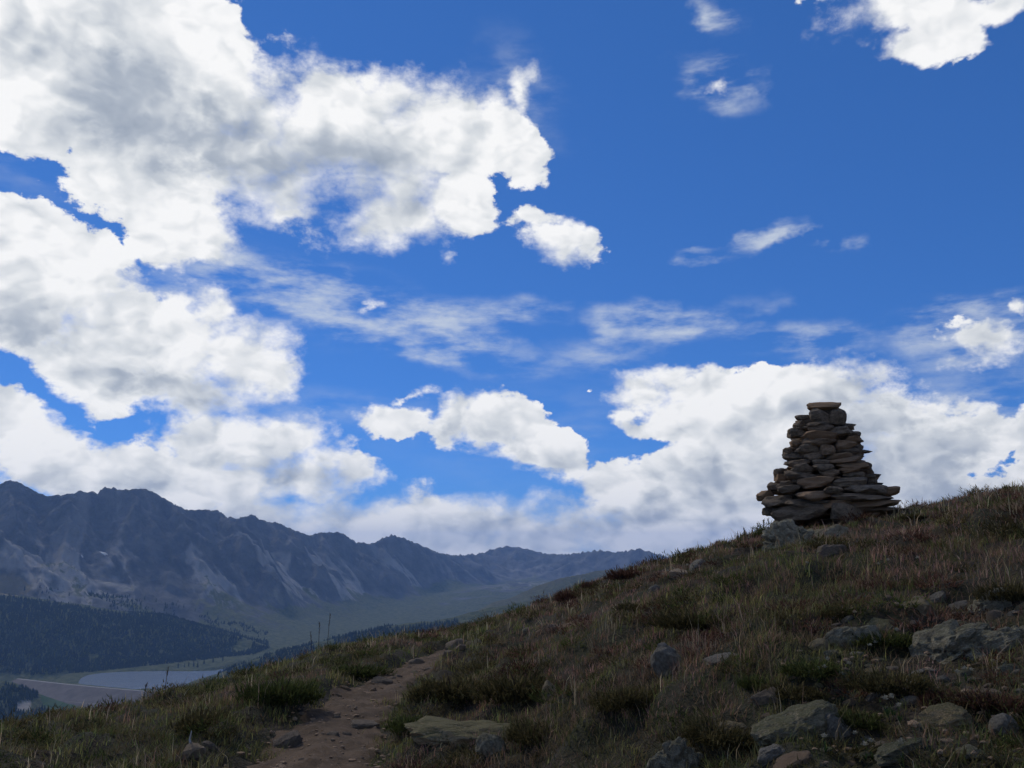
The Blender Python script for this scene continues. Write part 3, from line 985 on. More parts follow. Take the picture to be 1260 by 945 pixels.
# ------------------------------------------------------------------ loose rocks and outcrops
ROCKS_BIG = [
 (975, 672, 78, 30, .7, 'R', 'dark ledge of bedrock under the downhill foot of the cairn', 'crag'),
 (1022, 664, 44, 18, .7, 'R', 'low dark rock wedged under the front of the cairn', 'flat'),
 # px, py(base), width px, height px, depth/width, material, label, variety
 (572, 918, 146, 40, .8, 'M', 'wide flat mossy boulder beside the uphill edge of the path', 'flat'),
 (604, 928, 36, 28, .9, 'R', 'small rounded grey boulder in front of the wide mossy one', 'round'),
 (824, 831, 36, 36, .9, 'P', 'upright rounded pale grey boulder alone in the reddish grass', 'round'),
 (676, 862, 24, 22, .9, 'R', 'small grey rock poking out of the dark heather', 'round'),
 (838, 952, 64, 44, .9, 'R', 'slanting pointed grey slab rising from black heather', 'crag'),
 (1164, 816, 122, 46, .8, 'R', 'largest lichen-covered grey outcrop on the stony slope', 'crag'),
 (1226, 754, 46, 26, .8, 'R', 'jagged light grey rock above the largest outcrop', 'crag'),
 (1180, 749, 20, 11, .9, 'P', 'small whitish stone just above the largest outcrop', 'round'),
 (1129, 752, 36, 18, .9, 'R', 'low grey rock up-slope of the largest outcrop', 'flat'),
 (1050, 800, 66, 34, .7, 'R', 'low slanting grey slab across the leafy clump from the largest outcrop', 'slab'),
 (944, 866, 32, 17, .9, 'T', 'tan flat-topped stone at the head of a dark cleft', 'flat'),
 (984, 908, 104, 40, .8, 'M', 'broad mossy boulder below the tan stone', 'flat'),
 (890, 815, 44, 14, .8, 'P', 'low pale stone sunk in grass up-slope of the upright boulder', 'flat'),
 (1158, 898, 62, 26, .8, 'M', 'mossy grey block below the largest outcrop', 'slab'),
 (1133, 848, 30, 13, .9, 'P', 'flat whitish stone just below the largest outcrop', 'flat'),
 (1214, 860, 34, 14, .9, 'T', 'flat tan grey stone among tufts below the long ledge', 'flat'),
 (1237, 902, 30, 22, .9, 'P', 'rounded pale lichened stone beside the red-brown heather bush', 'round'),
 (1030, 908, 30, 27, .9, 'P', 'rounded pale stone in the green plants', 'round'),
 (952, 932, 42, 17, .9, 'P', 'flat pale stone at the foot of the broad mossy boulder', 'flat'),
 (975, 948, 50, 22, .9, 'T', 'tan banded ledge at the foot of the slope', 'flat'),
 (900, 905, 40, 22, .9, 'R', 'dark grey rock inside the shaded cleft', 'slab'),
 (1010, 800, 26, 12, .9, 'R', 'little grey stone beside the slanting slab', 'flat'),
 (1110, 930, 60, 22, .8, 'M', 'low mossy rock with flowers round it', 'flat'),
 (1200, 935, 40, 20, .9, 'R', 'grey cobble with pale lichen under the mossy block', 'round'),
 (1085, 775, 44, 18, .9, 'M', 'grassy grey ledge between slab and outcrop', 'flat'),
 (1235, 800, 70, 26, .7, 'R', 'long grey ledge running off the uphill end of the largest outcrop', 'slab'),
 (353, 921, 36, 19, .9, 'T', 'smooth tan rock lying in the middle of the path', 'flat'),
 (238, 934, 28, 16, .9, 'P', 'pale stone at the grassy valley-side edge of the path', 'flat'),
 (257, 921, 24, 10, .9, 'T', 'flat brownish stone beside the pale one on the valley side of the path', 'flat'),
 (447, 898, 44, 12, .8, 'T', 'long flat stone half buried across the path', 'flat'),
 (410, 908, 18, 8, .9, 'T', 'small flat stone in the path beside the smooth tan rock', 'flat'),
 (1023, 682, 36, 13, .8, 'T', 'tan flat stone in the grass below the cairn', 'flat'),
 (838, 713, 30, 12, .9, 'P', 'pale broken rock on the brow downhill of the cairn', 'flat'),
 (860, 698, 24, 9, .9, 'P', 'whitish low rock on the brow between the broken rock and the cairn', 'flat'),
 (806, 728, 14, 8, .9, 'P', 'small white stone below the pale broken rock', 'round'),
 (722, 763, 16, 8, .9, 'T', 'small tan stone at the far end of the path', 'round'),
 (470, 842, 26, 9, .9, 'T', 'flat stone set across the upper path', 'flat'),
 (512, 818, 22, 8, .9, 'T', 'flat stone step where the path narrows', 'flat'),
 (560, 797, 24, 8, .9, 'T', 'thin tan stone beside the narrow upper path', 'flat'),
]
ROCK_FOOT = []      # x, y, radius: nothing grows through these
def ground_n(x, y):
    e = 0.06
    dx = (gz(x + e, y) - gz(x - e, y)) / (2 * e); dy = (gz(x, y + e) - gz(x, y - e)) / (2 * e)
    return dx, dy
def put_rock(name, px, py, w, h, dep, matk, label, kind, seed, sub, group=None):
    x, y, z = hit(px, py)
    dist = math.hypot(x, y); mpp = dist / FPX
    hw = w * mpp / 2; hd = hw * dep * 0.8
    ux, uy = x / dist, y / dist
    rel = (EYE - z) / dist + (gz(x + ux * .3, y + uy * .3) - gz(x - ux * .3, y - uy * .3)) / .6     # how much of the top shows
    hh = max(0.34 * h * mpp, h * mpp - 1.7 * hd * max(rel, 0))
    a = math.atan2(x, y)
    par = {'flat': (2.8, 9, .11, .06), 'round': (2.2, 4, .12, .05), 'slab': (2.8, 11, .12, .11), 'crag': (2.6, 12, .18, .20)}[kind]
    me = stone_mesh('rock', seed, sub, par[0], par[1], par[2], kind == 'flat', par[3] if sub >= 3 else 0)
    me.materials.append({'M': MAT_MOSSY, 'R': MAT_ROCK, 'T': MAT_TAN, 'P': MAT_PALE}[matk])
    cx, cyy = x + math.sin(a) * hd * 0.75, y + math.cos(a) * hd * 0.75
    o = obj(name, me)
    up = {'flat': -0.1, 'round': 0.12, 'slab': 0.02, 'crag': -0.05}[kind]      # how far the middle stands out of the turf
    full = hh / (1 + up) * 1.12
    zg = gz(cx, cyy)
    o.location = (cx, cyy, 0.5 * (zg + z) + full * up)
    tilt = {'slab': -0.22, 'crag': -0.16}.get(kind, 0.0)
    dx, dy = ground_n(cx, cyy)
    o.rotation_euler = (math.atan(dy) * 0.8, -math.atan(dx) * 0.8 + tilt, -a + random.uniform(-.25, .25))
    o.scale = (hw, hd, full)
    ROCK_FOOT.append((cx, cyy, hw * 0.80, hd * 0.72, a))
    tag(o, label, 'rock', group)
    return o
for i, (px, py, w, h, dep, mk, lab, kind) in enumerate(ROCKS_BIG):
    put_rock('boulder' if w >= 60 else 'rock', px, py, w, h, dep, mk, lab, kind, 300 + i, 5 if w >= 60 else 4 if w >= 36 else 3)
# smaller ones strewn over the stony right-hand slope and along the path
rs = random.Random(12)
n_s = 0
for k in range(4000):
    if n_s >= 160: break
    px, py = rs.uniform(930, 1265), rs.uniform(735, 944)
    if (px - 930) + (py - 735) * 0.9 < 130 or rs.random() > 0.35 + 0.65 * (py - 735) / 210: continue
    x, y, z = hit(px, py)
    if any(math.hypot(x - q[0], y - q[1]) < q[2] * 1.15 + 0.05 for q in ROCK_FOOT): continue
    mk_, kd_ = rs.choice('RPPTTM'), rs.choice(['flat', 'round', 'slab'])
    w = rs.uniform(8, 19) * (1.3 if rs.random() < .2 else 1)
    put_rock('rock', px, py, w, w * rs.uniform(.3, .5), rs.uniform(.7, 1), mk_, 'small %s %s stone loose among the outcrops' % (dict(R='grey', P='pale', T='tan', M='mossy')[mk_], dict(flat='flat', round='rounded', slab='slanting')[kd_]), kd_, 600 + k, 2, 'stones strewn over the stony slope')
    n_s += 1
n_s = 0
for k in range(400):
    if n_s >= 34: break
    i = rs.randrange(22, 150); t = rs.uniform(-1.05, 1.05)
    tn = TRAIL[min(i + 1, 159)] - TRAIL[i - 1]; tn = tn / np.hypot(*tn)
    x = TRAIL[i, 0] + tn[1] * t * TRAILW[i]; y = TRAIL[i, 1] - tn[0] * t * TRAILW[i]
    if any(math.hypot(x - q[0], y - q[1]) < q[2] * 1.2 + 0.04 for q in ROCK_FOOT): continue
    z = gz(x, y); px, py = project(x, y, z)
    if not (0 < px < 1260 and py < 960): continue
    w = rs.uniform(7, 15); mk_ = rs.choice('TTR')
    put_rock('rock', float(px), float(py), w, w * rs.uniform(.28, .5), rs.uniform(.7, 1), mk_, 'small %s stone trodden into the dirt path' % dict(T='tan', R='grey')[mk_], 'flat', 1100 + k, 2, 'stones trodden into the path')
    n_s += 1

# ================================================================== plants of the slope
def foliage_material(name, rough=0.7, trans=0.35):
    m = bpy.data.materials.new(name); m.use_nodes = True
    t = m.node_tree; t.nodes.clear(); g = NT(t)
    c = g.n('ShaderNodeAttribute', attribute_name='tint').outputs['Color']
    d = g.n('ShaderNodeBsdfDiffuse', {0: c}); tr = g.n('ShaderNodeBsdfTranslucent', {0: c})
    mx = g.n('ShaderNodeMixShader', {0: trans, 1: d.outputs[0], 2: tr.outputs[0]})
    o = g.n('ShaderNodeOutputMaterial'); t.links.new(mx.outputs[0], o.inputs[0])
    return m
MAT_LEAF = foliage_material('grass_blade')

def blades(bx, by, bz, head, h, w, lean, curl, col, simple=False):
    """curved three-triangle blades (or single pointed leaves); every argument is an array of the same length"""
    n = len(bx)
    dx, dy = np.cos(head), np.sin(head); px, py = -dy, dx
    k5 = 3 if simple else 5
    V = np.empty((n, k5, 3), np.float32)
    for k, sg in ((0, -1), (1, 1)):
        V[:, k, 0] = bx + px * w * sg; V[:, k, 1] = by + py * w * sg; V[:, k, 2] = bz
        if simple: continue
        V[:, k + 2, 0] = bx + dx * lean * h * 0.45 + px * w * 0.75 * sg
        V[:, k + 2, 1] = by + dy * lean * h * 0.45 + py * w * 0.75 * sg
        V[:, k + 2, 2] = bz + h * 0.58
    V[:, -1, 0] = bx + dx * (lean + curl) * h; V[:, -1, 1] = by + dy * (lean + curl) * h
    V[:, -1, 2] = bz + h * np.sqrt(np.clip(1 - 0.5 * (lean + curl) ** 2, 0.15, 1))
    i = np.arange(n)[:, None] * k5
    T = np.array([[0, 1, 2]]) if simple else np.array([[0, 1, 3], [0, 3, 2], [2, 3, 4]])
    F = (i[:, :, None] + T[None]).reshape(-1, 3)
    C = np.repeat(col[:, None, :], k5, 1).copy()
    C[:, -1] *= 1.1
    return V.reshape(-1, 3), F, C.reshape(-1, 3)

def rock_free(x, y, grow=1.0):
    ok = np.ones(len(x), bool)
    for (cx, cyy, hw, hd, a) in ROCK_FOOT:
        u = (x - cx) * math.cos(a) - (y - cyy) * math.sin(a); v = (x - cx) * math.sin(a) + (y - cyy) * math.cos(a)
        ok &= (u / (hw * grow)) ** 2 + (v / (hd * grow)) ** 2 > 1
    c = CAIRN[0]
    ok &= np.hypot(x - c.x, y - c.y) > 0.75
    return ok

def scatter(n, r0=2.0, r1=19.0, th=0.74):
    r = r0 + (r1 - r0) * rng.random(n) ** 1.12          # a little denser per square metre near the camera
    t = rng.uniform(-th, th, n)
    wing = rng.random(n) < 0.10                          # the turf carries on past both edges of the view
    t = np.where(wing, np.where(rng.random(n) < 0.3, rng.uniform(-0.9, -th, n), rng.uniform(th, 1.05, n)), t)
    return r * np.sin(t), r * np.cos(t), r

def zones(x, y):
    """how red, green and heathery the turf is at a spot"""
    px, py = project(x, y, ground_base(x, y))
    red = 0.5 + 0.75 * fbm(x / 1.7, y / 1.7, 3, 201)
    green = 0.5 + 0.75 * fbm(x / 1.3, y / 1.3, 3, 211)
    lowright = sstep(px, 850, 1050) * sstep(py, 730, 800)
    left = 1 - sstep(px, 330, 560)
    red = red + 0.42 * sstep(px, 520, 700) * (1 - lowright) - 0.30 * lowright - 0.30 * left
    green = green + 0.40 * lowright + 0.12 * left - 0.18 * sstep(px, 560, 700) * (1 - lowright)
    return red, green

def lerp(a, b, t): return np.asarray(a)[None] * (1 - t[:, None]) + np.asarray(b)[None] * t[:, None]

def grass_stuff(name, label, ntuft, nb, hrange, wid, accept, colf, spread, lean=(0.1, 0.55), r0=2.0, simple=False):
    x, y, r = scatter(ntuft, r0)
    ok = accept(x, y, r); x, y, r = x[ok], y[ok], r[ok]
    ok = rock_free(x, y); x, y, r = x[ok], y[ok], r[ok]
    k = rng.integers(nb[0], nb[1], len(x)); idx = np.repeat(np.arange(len(x)), k); n = len(idx)
    th = rng.uniform(hrange[0], hrange[1], len(x)) * (1 + 0.35 * fbm(x / 0.9, y / 0.9, 2, 301))
    a = rng.uniform(0, 2 * np.pi, n); q = spread * np.sqrt(rng.random(n))
    bx = x[idx] + np.cos(a) * q; by = y[idx] + np.sin(a) * q
    keep = trail_t(bx, by) > 0.90 + 0.25 * rng.random(n) + 0.75 * fbm(bx / 0.4, by / 0.4, 2, 333) - 0.12
    bx, by, idx, a, n = bx[keep], by[keep], idx[keep], a[keep], int(keep.sum())
    ok = rock_free(bx, by, 0.95); bx, by, idx, a, n = bx[ok], by[ok], idx[ok], a[ok], int(ok.sum())
    bz = ground(bx, by) - 0.012
    h = th[idx] * rng.uniform(0.55, 1.1, n)
    w = np.maximum(wid, r[idx] * 0.00042) * rng.uniform(0.7, 1.2, n)
    head = a + rng.normal(0, 0.7, n)
    ln = rng.uniform(lean[0], lean[1], n); cu = rng.uniform(0.0, 0.45, n)
    V, F, C = blades(bx, by, bz, head, h, w, ln, cu, colf(x, y, idx, n), simple)
    me = mesh_np(name, V, F, False); attr(me, 'tint', C)
    tag(obj(name, me, MAT_LEAF), label, kind='stuff')
    return n

def jit(c, n, s=0.34): return 1.62 * c * np.exp(rng.normal(0, s, (n, 1))) * np.exp(rng.normal(0, 0.06, (n, 3)))
def col_red(x, y, i, n):
    t = np.clip(0.5 + 0.8 * fbm(x / .8, y / .8, 2, 401), 0, 1)[i]
    c = lerp((0.128, 0.080, 0.052), (0.240, 0.130, 0.095), t)
    o = np.clip(rng.normal(0.08, 0.35, n) + 0.35 * fbm(x / 1.4, y / 1.4, 2, 405)[i], 0, 1)
    return jit(c * (1 - o[:, None]) + np.array([[0.165, 0.135, 0.070]]) * o[:, None], n)
def col_green(x, y, i, n):
    t = np.clip(0.5 + 0.9 * fbm(x / .9, y / .9, 2, 411), 0, 1)[i]
    return jit(lerp((0.078, 0.086, 0.027), (0.169, 0.151, 0.054), t), n)
def col_dry(x, y, i, n):
    return jit(lerp((0.18, 0.135, 0.075), (0.30, 0.235, 0.14), rng.random(n)), n)
def col_heath(x, y, i, n):
    t = np.clip(0.5 + 0.9 * fbm(x / .6, y / .6, 2, 421), 0, 1)[i]
    return jit(lerp((0.067, 0.064, 0.026), (0.123, 0.081, 0.049), t), n)

def col_leaf(x, y, i, n):
    t = np.clip(0.5 + 0.9 * fbm(x / .5, y / .5, 2, 431), 0, 1)[i]
    return jit(lerp((0.040, 0.060, 0.020), (0.100, 0.115, 0.034), t), n)
def p_sel(v, lo, hi): return rng.random(len(v)) < sstep(v, lo, hi)
grass_stuff('red_grass', 'reddish brown alpine grass over the middle of the slope', 15000, (8, 15), (0.04, 0.105), 0.0018,
            lambda x, y, r: p_sel(zones(x, y)[0], 0.25, 0.80), col_red, 0.07)
grass_stuff('green_grass', 'short olive green grass in patches on the slope', 19000, (8, 14), (0.04, 0.105), 0.0018,
            lambda x, y, r: p_sel(zones(x, y)[1], 0.1, 0.65), col_green, 0.07)
grass_stuff('heather', 'dark low heather cushions covering the slope', 26000, (10, 17), (0.035, 0.10), 0.0036,
            lambda x, y, r: p_sel(0.5 + 0.9 * fbm(x / 0.8, y / 0.8, 2, 221), 0.0, 0.45), col_heath, 0.075, (0.2, 0.9), simple=True)
grass_stuff('ground_leaves', 'low broad green leaves spread between the stones', 15000, (7, 13), (0.022, 0.050), 0.0055,
            lambda x, y, r: p_sel(zones(x, y)[1] + 0.1, 0.35, 0.9), col_leaf, 0.08, (0.5, 0.95), simple=True)
grass_stuff('dry_grass', 'thin straw coloured seed stalks standing above the turf', 3600, (2, 6), (0.11, 0.22), 0.0009,
            lambda x, y, r: p_sel(0.45 + 0.8 * fbm(x / 1.1, y / 1.1, 2, 231) + 0.25 * (r > 9.5), 0.3, 0.9), col_dry, 0.06, (0.05, 0.35))

# ------------------------------------------------------------------ single bushes and tussocks
def sprig_mesh(name, seed, n, pal, hgt=0.62, leaf=(0.16, 0.30), w=0.022, simple=False):
    """a unit cushion (half-width 1) of short leafy sprigs"""
    r = np.random.default_rng(seed)
    th = r.uniform(0, 2 * np.pi, n); u = r.random(n) ** 0.6
    ph = np.arccos(1 - u * 0.98)
    lump = 1 + 0.30 * np.sin(th * 2 + r.uniform(0, 6)) * np.sin(ph) + 0.24 * np.sin(th * 5 + r.uniform(0, 6)) + 0.16 * r.normal(size=n)
    rad = r.uniform(0.55, 1.0, n) ** 0.5 * lump
    dx, dy, dz = np.sin(ph) * np.cos(th), np.sin(ph) * np.sin(th), np.cos(ph)
    bx, by, bz = dx * rad * 0.8, dy * rad * 0.8, dz * rad * hgt * 0.72
    hh = r.uniform(leaf[0], leaf[1], n)
    t = r.random(n)
    col = np.asarray(pal[0])[None] * (1 - t[:, None]) + np.asarray(pal[1])[None] * t[:, None]
    col = col * np.exp(r.normal(0, 0.25, (n, 1)))
    V, F, C = blades(bx, by, bz, th + r.normal(0, .8, n), hh, np.full(n, w), np.sin(ph) * 0.9, r.uniform(0, .4, n), col, simple)
    me = mesh_np(name, V, F, False); attr(me, 'tint', C); me.materials.append(MAT_LEAF)
    return me
def stem_mesh(name, seed, n, col):
    r = np.random.default_rng(seed)
    th = r.uniform(0, 2 * np.pi, n)
    V, F, C = blades(np.cos(th) * 0.12, np.sin(th) * 0.12, np.full(n, -0.12), th, r.uniform(0.5, 0.8, n), np.full(n, 0.035), r.uniform(.3, .9, n), np.full(n, .1), np.tile(np.array([col]), (n, 1)))
    me = mesh_np(name, V, F, False); attr(me, 'tint', C); me.materials.append(MAT_LEAF)
    return me
PAL = {'red': ((0.070, 0.036, 0.024), (0.140, 0.072, 0.048)), 'dark': ((0.054, 0.050, 0.020), (0.125, 0.098, 0.042)),
       'green': ((0.046, 0.060, 0.017), (0.098, 0.104, 0.034)), 'moss': ((0.075, 0.090, 0.020), (0.125, 0.135, 0.035))}
FOL = {k: [sprig_mesh('foliage', 700 + 10 * i + j, 1500, PAL[k], *( (0.45, (0.06, 0.14), 0.03) if k == 'moss' else (0.62, (0.14, 0.34), 0.018))) for j in range(3)] for i, k in enumerate(PAL)}
STEM = stem_mesh('stem', 5, 14, (0.05, 0.036, 0.026))
SHRUBS = [
 (773, 712, 44, 24, 'red', 'reddish bush on the brow beside the pale broken rock'),
 (727, 724, 20, 14, 'red', 'small round reddish bush on the brow, down-slope of the larger one'),
 (696, 740, 28, 22, 'red', 'upright dark red bush above the patch of white flowers'),
 (856, 784, 92, 34, 'dark', 'wide dark tussock up-slope of the upright boulder'),
 (785, 752, 56, 15, 'dark', 'long low dark cushion in the grass below the brow bushes'),
 (928, 848, 36, 22, 'green', 'tufted green cushion beside the tan flat-topped stone'),
 (1226, 798, 48, 22, 'moss', 'bright green moss cushion beside the largest outcrop'),
 (1030, 762, 40, 20, 'dark', 'dark bushy cushion above the slanting slab'),
 (1098, 866, 76, 36, 'dark', 'broad black-brown heather bush below the green plants'),
 (1150, 868, 50, 26, 'red', 'reddish heather bush above the mossy block'),
 (1222, 880, 60, 30, 'red', 'red-brown heather bush beside the rounded pale stone'),
 (975, 868, 70, 24, 'dark', 'dark heather draped over the broad mossy boulder'),
 (346, 872, 80, 40, 'green', 'thick green-brown tussock on the valley-side edge of the path'),
 (250, 895, 60, 34, 'dark', 'dark tussock behind the bleached stick and pale stone'),
 (560, 862, 90, 40, 'dark', 'dark heather hanging over the uphill edge of the path'),
 (640, 868, 100, 46, 'dark', 'largest dark heather bush uphill of the wide mossy boulder'),
 (655, 915, 70, 34, 'dark', 'dark heather against the uphill end of the wide mossy boulder'),
 (772, 880, 80, 34, 'dark', 'spreading dark heather in the middle of the slope'),
 (880, 925, 80, 40, 'dark', 'black heather hanging into the shaded cleft'),
 (1065, 905, 60, 24, 'green', 'clump of green leaves beside the rounded pale stone'),
 (1000, 838, 66, 24, 'green', 'low clump of green plants with white flowers'),
 (1090, 800, 70, 24, 'green', 'green leafy clump between the slab and the largest outcrop'),
 (948, 664, 36, 18, 'green', 'weedy clump at the downhill foot of the cairn'),
 (1130, 640, 30, 12, 'dark', 'small dark tuft on the brow uphill of the cairn'),
 (1240, 745, 50, 30, 'dark', 'dark heather behind the jagged light grey rock'),
 (440, 838, 60, 20, 'green', 'soft green cushion along the valley-side verge of the upper path'),
 (500, 905, 50, 26, 'green', 'green heather cushion where the path meets the wide mossy boulder'),
]
for i, (px, py, w, h, kind, lab) in enumerate(SHRUBS):
    x, y, z = hit(px, py); mpp = math.hypot(x, y) / FPX; hw = w * mpp / 2
    a = math.atan2(x, y)
    cx, cyy = x + math.sin(a) * hw * 0.5, y + math.cos(a) * hw * 0.5
    root = empty('moss_cushion' if kind == 'moss' else 'shrub', (cx, cyy, gz(cx, cyy) - 0.01), rng.uniform(0, 6.28))
    dx, dy = ground_n(cx, cyy)
    f = obj('foliage', FOL[kind][i % 3], None, root)
    f.scale = (hw * 1.15, hw * 0.95, h * mpp / 1.0)
    s_ = obj('stem', STEM, None, root); s_.scale = (hw, hw, h * mpp / 0.8)
    tag(root, lab, 'moss' if kind == 'moss' else 'shrub')

# many more nameless cushions, too many and too alike to tell apart
def cushions():
    x, y, r = scatter(3600, 2.4, 17)
    ok = rock_free(x, y, 1.0) & (trail_t(x, y) > 1.5) & (rng.random(len(x)) < 0.35 + 0.5 * fbm(x / 1.2, y / 1.2, 2, 501))
    x, y, r = x[ok], y[ok], r[ok]
    z = ground(x, y); red, green = zones(x, y)
    AV, AF, AC = [], [], []; off = 0
    base = {k: [sprig_mesh('c', 900 + 7 * i + j, 230, PAL[k], 0.75, (0.14, 0.32), 0.030, True) for j in range(2)] for i, k in enumerate(PAL)}
    dat = {}
    for k, L in base.items():
        for j, me in enumerate(L):
            v = np.empty(len(me.vertices) * 3, np.float32); me.vertices.foreach_get('co', v)
            f = np.empty(len(me.polygons) * 3, np.int32); me.loops.foreach_get('vertex_index', f)
            c = np.empty(len(me.vertices) * 4, np.float32); me.attributes['tint'].data.foreach_get('color', c)
            dat[k, j] = (v.reshape(-1, 3), f.reshape(-1, 3), c.reshape(-1, 4)[:, :3])
            bpy.data.meshes.remove(me)
    for i in range(len(x)):
        k = rng.choice(['red', 'dark', 'green'], p=np.array([max(.05, red[i]), 1.1, max(.05, green[i])]) / (max(.05, red[i]) + 1.1 + max(.05, green[i])))
        v, f, c = dat[k, int(rng.integers(2))]
        s = rng.uniform(0.06, 0.20) * (0.7 + 0.05 * r[i]); t = rng.uniform(0, 6.28)
        R = np.array([[math.cos(t), -math.sin(t), 0], [math.sin(t), math.cos(t), 0], [0, 0, rng.uniform(.6, 1.1)]])
        AV.append((v @ R.T) * s + np.array([x[i], y[i], z[i] - 0.015])); AF.append(f + off); AC.append(c * math.exp(rng.normal(0, .2))); off += len(v)
    me = mesh_np('heath_cushions', np.concatenate(AV), np.concatenate(AF), False); attr(me, 'tint', np.concatenate(AC))
    tag(obj('heath_cushions', me, MAT_LEAF), 'countless small cushions of red, green and dark heath plants', kind='stuff')
cushions()

# ------------------------------------------------------------------ gravel too small to pick apart
def gravel():
    v0, f0 = ICO[1]
    AV, AF = [], []; off = 0
    x, y, r = scatter(16000, 2.2, 15)
    tt = trail_t(x, y); px, py = project(x, y, ground_base(x, y))
    right = sstep(px, 900, 1080) * sstep(py, 720, 840)
    ok = (tt < 1.15) | (rng.random(len(x)) < 0.35 * right)
    for i in np.nonzero(ok)[0]:
        s = rng.uniform(0.004, 0.019) * (1.7 if rng.random() < .12 else 1)
        j = v0 * rng.uniform(0.7, 1.25, (len(v0), 1)) * np.array([1, rng.uniform(.6, 1), rng.uniform(.4, .7)]) * s
        AV.append(j + np.array([x[i], y[i], 0])); AF.append(f0 + off); off += len(v0)
    V = np.concatenate(AV)
    n0 = len(v0); c = V.reshape(-1, n0, 3)[:, :, :2].mean(1)
    V[:, 2] += np.repeat(ground(c[:, 0], c[:, 1]) + 0.015, n0)
    me = mesh_np('gravel', V, np.concatenate(AF), False); me.materials.append(MAT_TAN)
    tag(obj('gravel', me), 'fine brown gravel and pebbles on the path', kind='stuff')
gravel()

# ------------------------------------------------------------------ flowers, stalks, a bleached stick
def flower_parts(seed):
    r = np.random.default_rng(seed)
    n = 26                                                  # a loose white head of small petals
    th = r.uniform(0, 6.28, n); ph = r.uniform(0, 1.5, n)
    V, F, C = blades(np.sin(ph) * np.cos(th) * .012, np.sin(ph) * np.sin(th) * .012, 0.10 + np.cos(ph) * .012, th, r.uniform(.010, .018, n), np.full(n, .0045), np.sin(ph), np.full(n, .2), np.tile(np.array([[0.36, 0.34, 0.26]]), (n, 1)))
    head = mesh_np('flower_head', V, F, False); attr(head, 'tint', C)
    V, F, C = blades(np.array([0., 0.]), np.array([0., 0.]), np.array([-.01, -.01]), np.array([0., 1.6]), np.array([.115, .115]), np.array([.0016, .0016]), np.array([.02, .02]), np.array([0., 0.]), np.tile(np.array([[.06, .08, .03]]), (2, 1)))
    stem = mesh_np('stem', V, F, False); attr(stem, 'tint', C)
    n = 5; th = r.uniform(0, 6.28, n)
    V, F, C = blades(np.zeros(n), np.zeros(n), r.uniform(0, .03, n), th, r.uniform(.04, .065, n), np.full(n, .006), r.uniform(.5, .9, n), np.full(n, .4), np.tile(np.array([[.05, .085, .03]]), (n, 1)))
    leaf = mesh_np('leaf', V, F, False); attr(leaf, 'tint', C)
    for me in (head, stem, leaf): me.materials.append(MAT_LEAF)
    return head, stem, leaf
FLW = [flower_parts(40 + i) for i in range(3)]
FLOWERS = [
 ('small white flower in the row below the brow bushes', 'white flowers below the brow bushes', [(662, 742), (667, 741), (671, 743), (676, 740), (681, 741), (686, 740), (690, 742), (657, 744)]),
 ('small white flower beside the pale broken rock on the brow', 'white flowers by the pale brow rock', [(822, 712), (829, 709), (846, 706), (852, 709), (816, 716)]),
 ('small cream flower in the grass below the cairn', 'cream flowers below the cairn', [(1082, 706), (1094, 702), (994, 706), (1130, 700)]),
 ('small white flower among the low green plants', 'white flowers among the green plants', [(1016, 838), (1020, 834), (1037, 846), (1046, 836), (1008, 842), (1078, 806), (1105, 794), (1072, 812)]),
 ('small white flower by the mossy block', 'white flowers by the mossy block', [(1092, 886), (1100, 884), (1108, 890), (1189, 842), (1197, 842), (1180, 848)]),
 ('small white flower low on the stony slope', 'white flowers at the foot of the slope', [(1066, 942), (1074, 936), (1054, 926), (1016, 930), (1112, 944)]),
]
k = 0
for lab, grp, pts in FLOWERS:
    for (px, py) in pts:
        x, y, z = hit(px, py)
        root = empty('flower', (x, y, z), rng.uniform(0, 6.28))
        s_ = 0.5 + 0.04 * math.hypot(x, y)
        root.scale = (s_, s_, s_ * rng.uniform(.8, 1.2))
        for nm, me in zip(('flower_head', 'stem', 'leaf'), FLW[k % 3]): obj(nm, me, None, root)
        tag(root, lab, 'flower', grp); k += 1

def stalk_parts(seed, tall):
    """a dry seed stalk: stem, side twigs and a ragged seed head"""
    r = np.random.default_rng(seed)
    def tube(path, rad, sides=5):
        V, F = [], []
        for i, p in enumerate(path):
            for s in range(sides):
                t = 2 * math.pi * s / sides
                V.append((p[0] + math.cos(t) * rad * (1 - .6 * i / (len(path) - 1)), p[1] + math.sin(t) * rad * (1 - .6 * i / (len(path) - 1)), p[2]))
        return np.array(V), grid_faces(len(path), sides, True)
    lean = r.uniform(-.12, .12, 2)
    path = [(lean[0] * f * f * tall, lean[1] * f * f * tall, f * tall - .02) for f in np.linspace(0, 1, 6)]
    V, F = tube(path, 0.0045); stem = mesh_np('stem', V, F)
    top = np.array(path[-1]); n = 22
    f = r.uniform(0.62, 1.0, n)
    base = np.stack([lean[0] * f * f * tall, lean[1] * f * f * tall, f * tall - .02], 1)
    V2, F2, C2 = blades(base[:, 0], base[:, 1], base[:, 2], r.uniform(0, 6.28, n), r.uniform(.02, .05, n), np.full(n, .0035), r.uniform(.2, .7, n), np.full(n, .2), np.tile(np.array([[.085, .06, .042]]), (n, 1)))
    headm = mesh_np('seed_head', V2, F2, False); attr(headm, 'tint', C2); headm.materials.append(MAT_LEAF)
    attr(stem, 'tint', np.tile(np.array([[.07, .052, .036]]), (len(stem.vertices), 1))); stem.materials.append(MAT_LEAF)
    return stem, headm
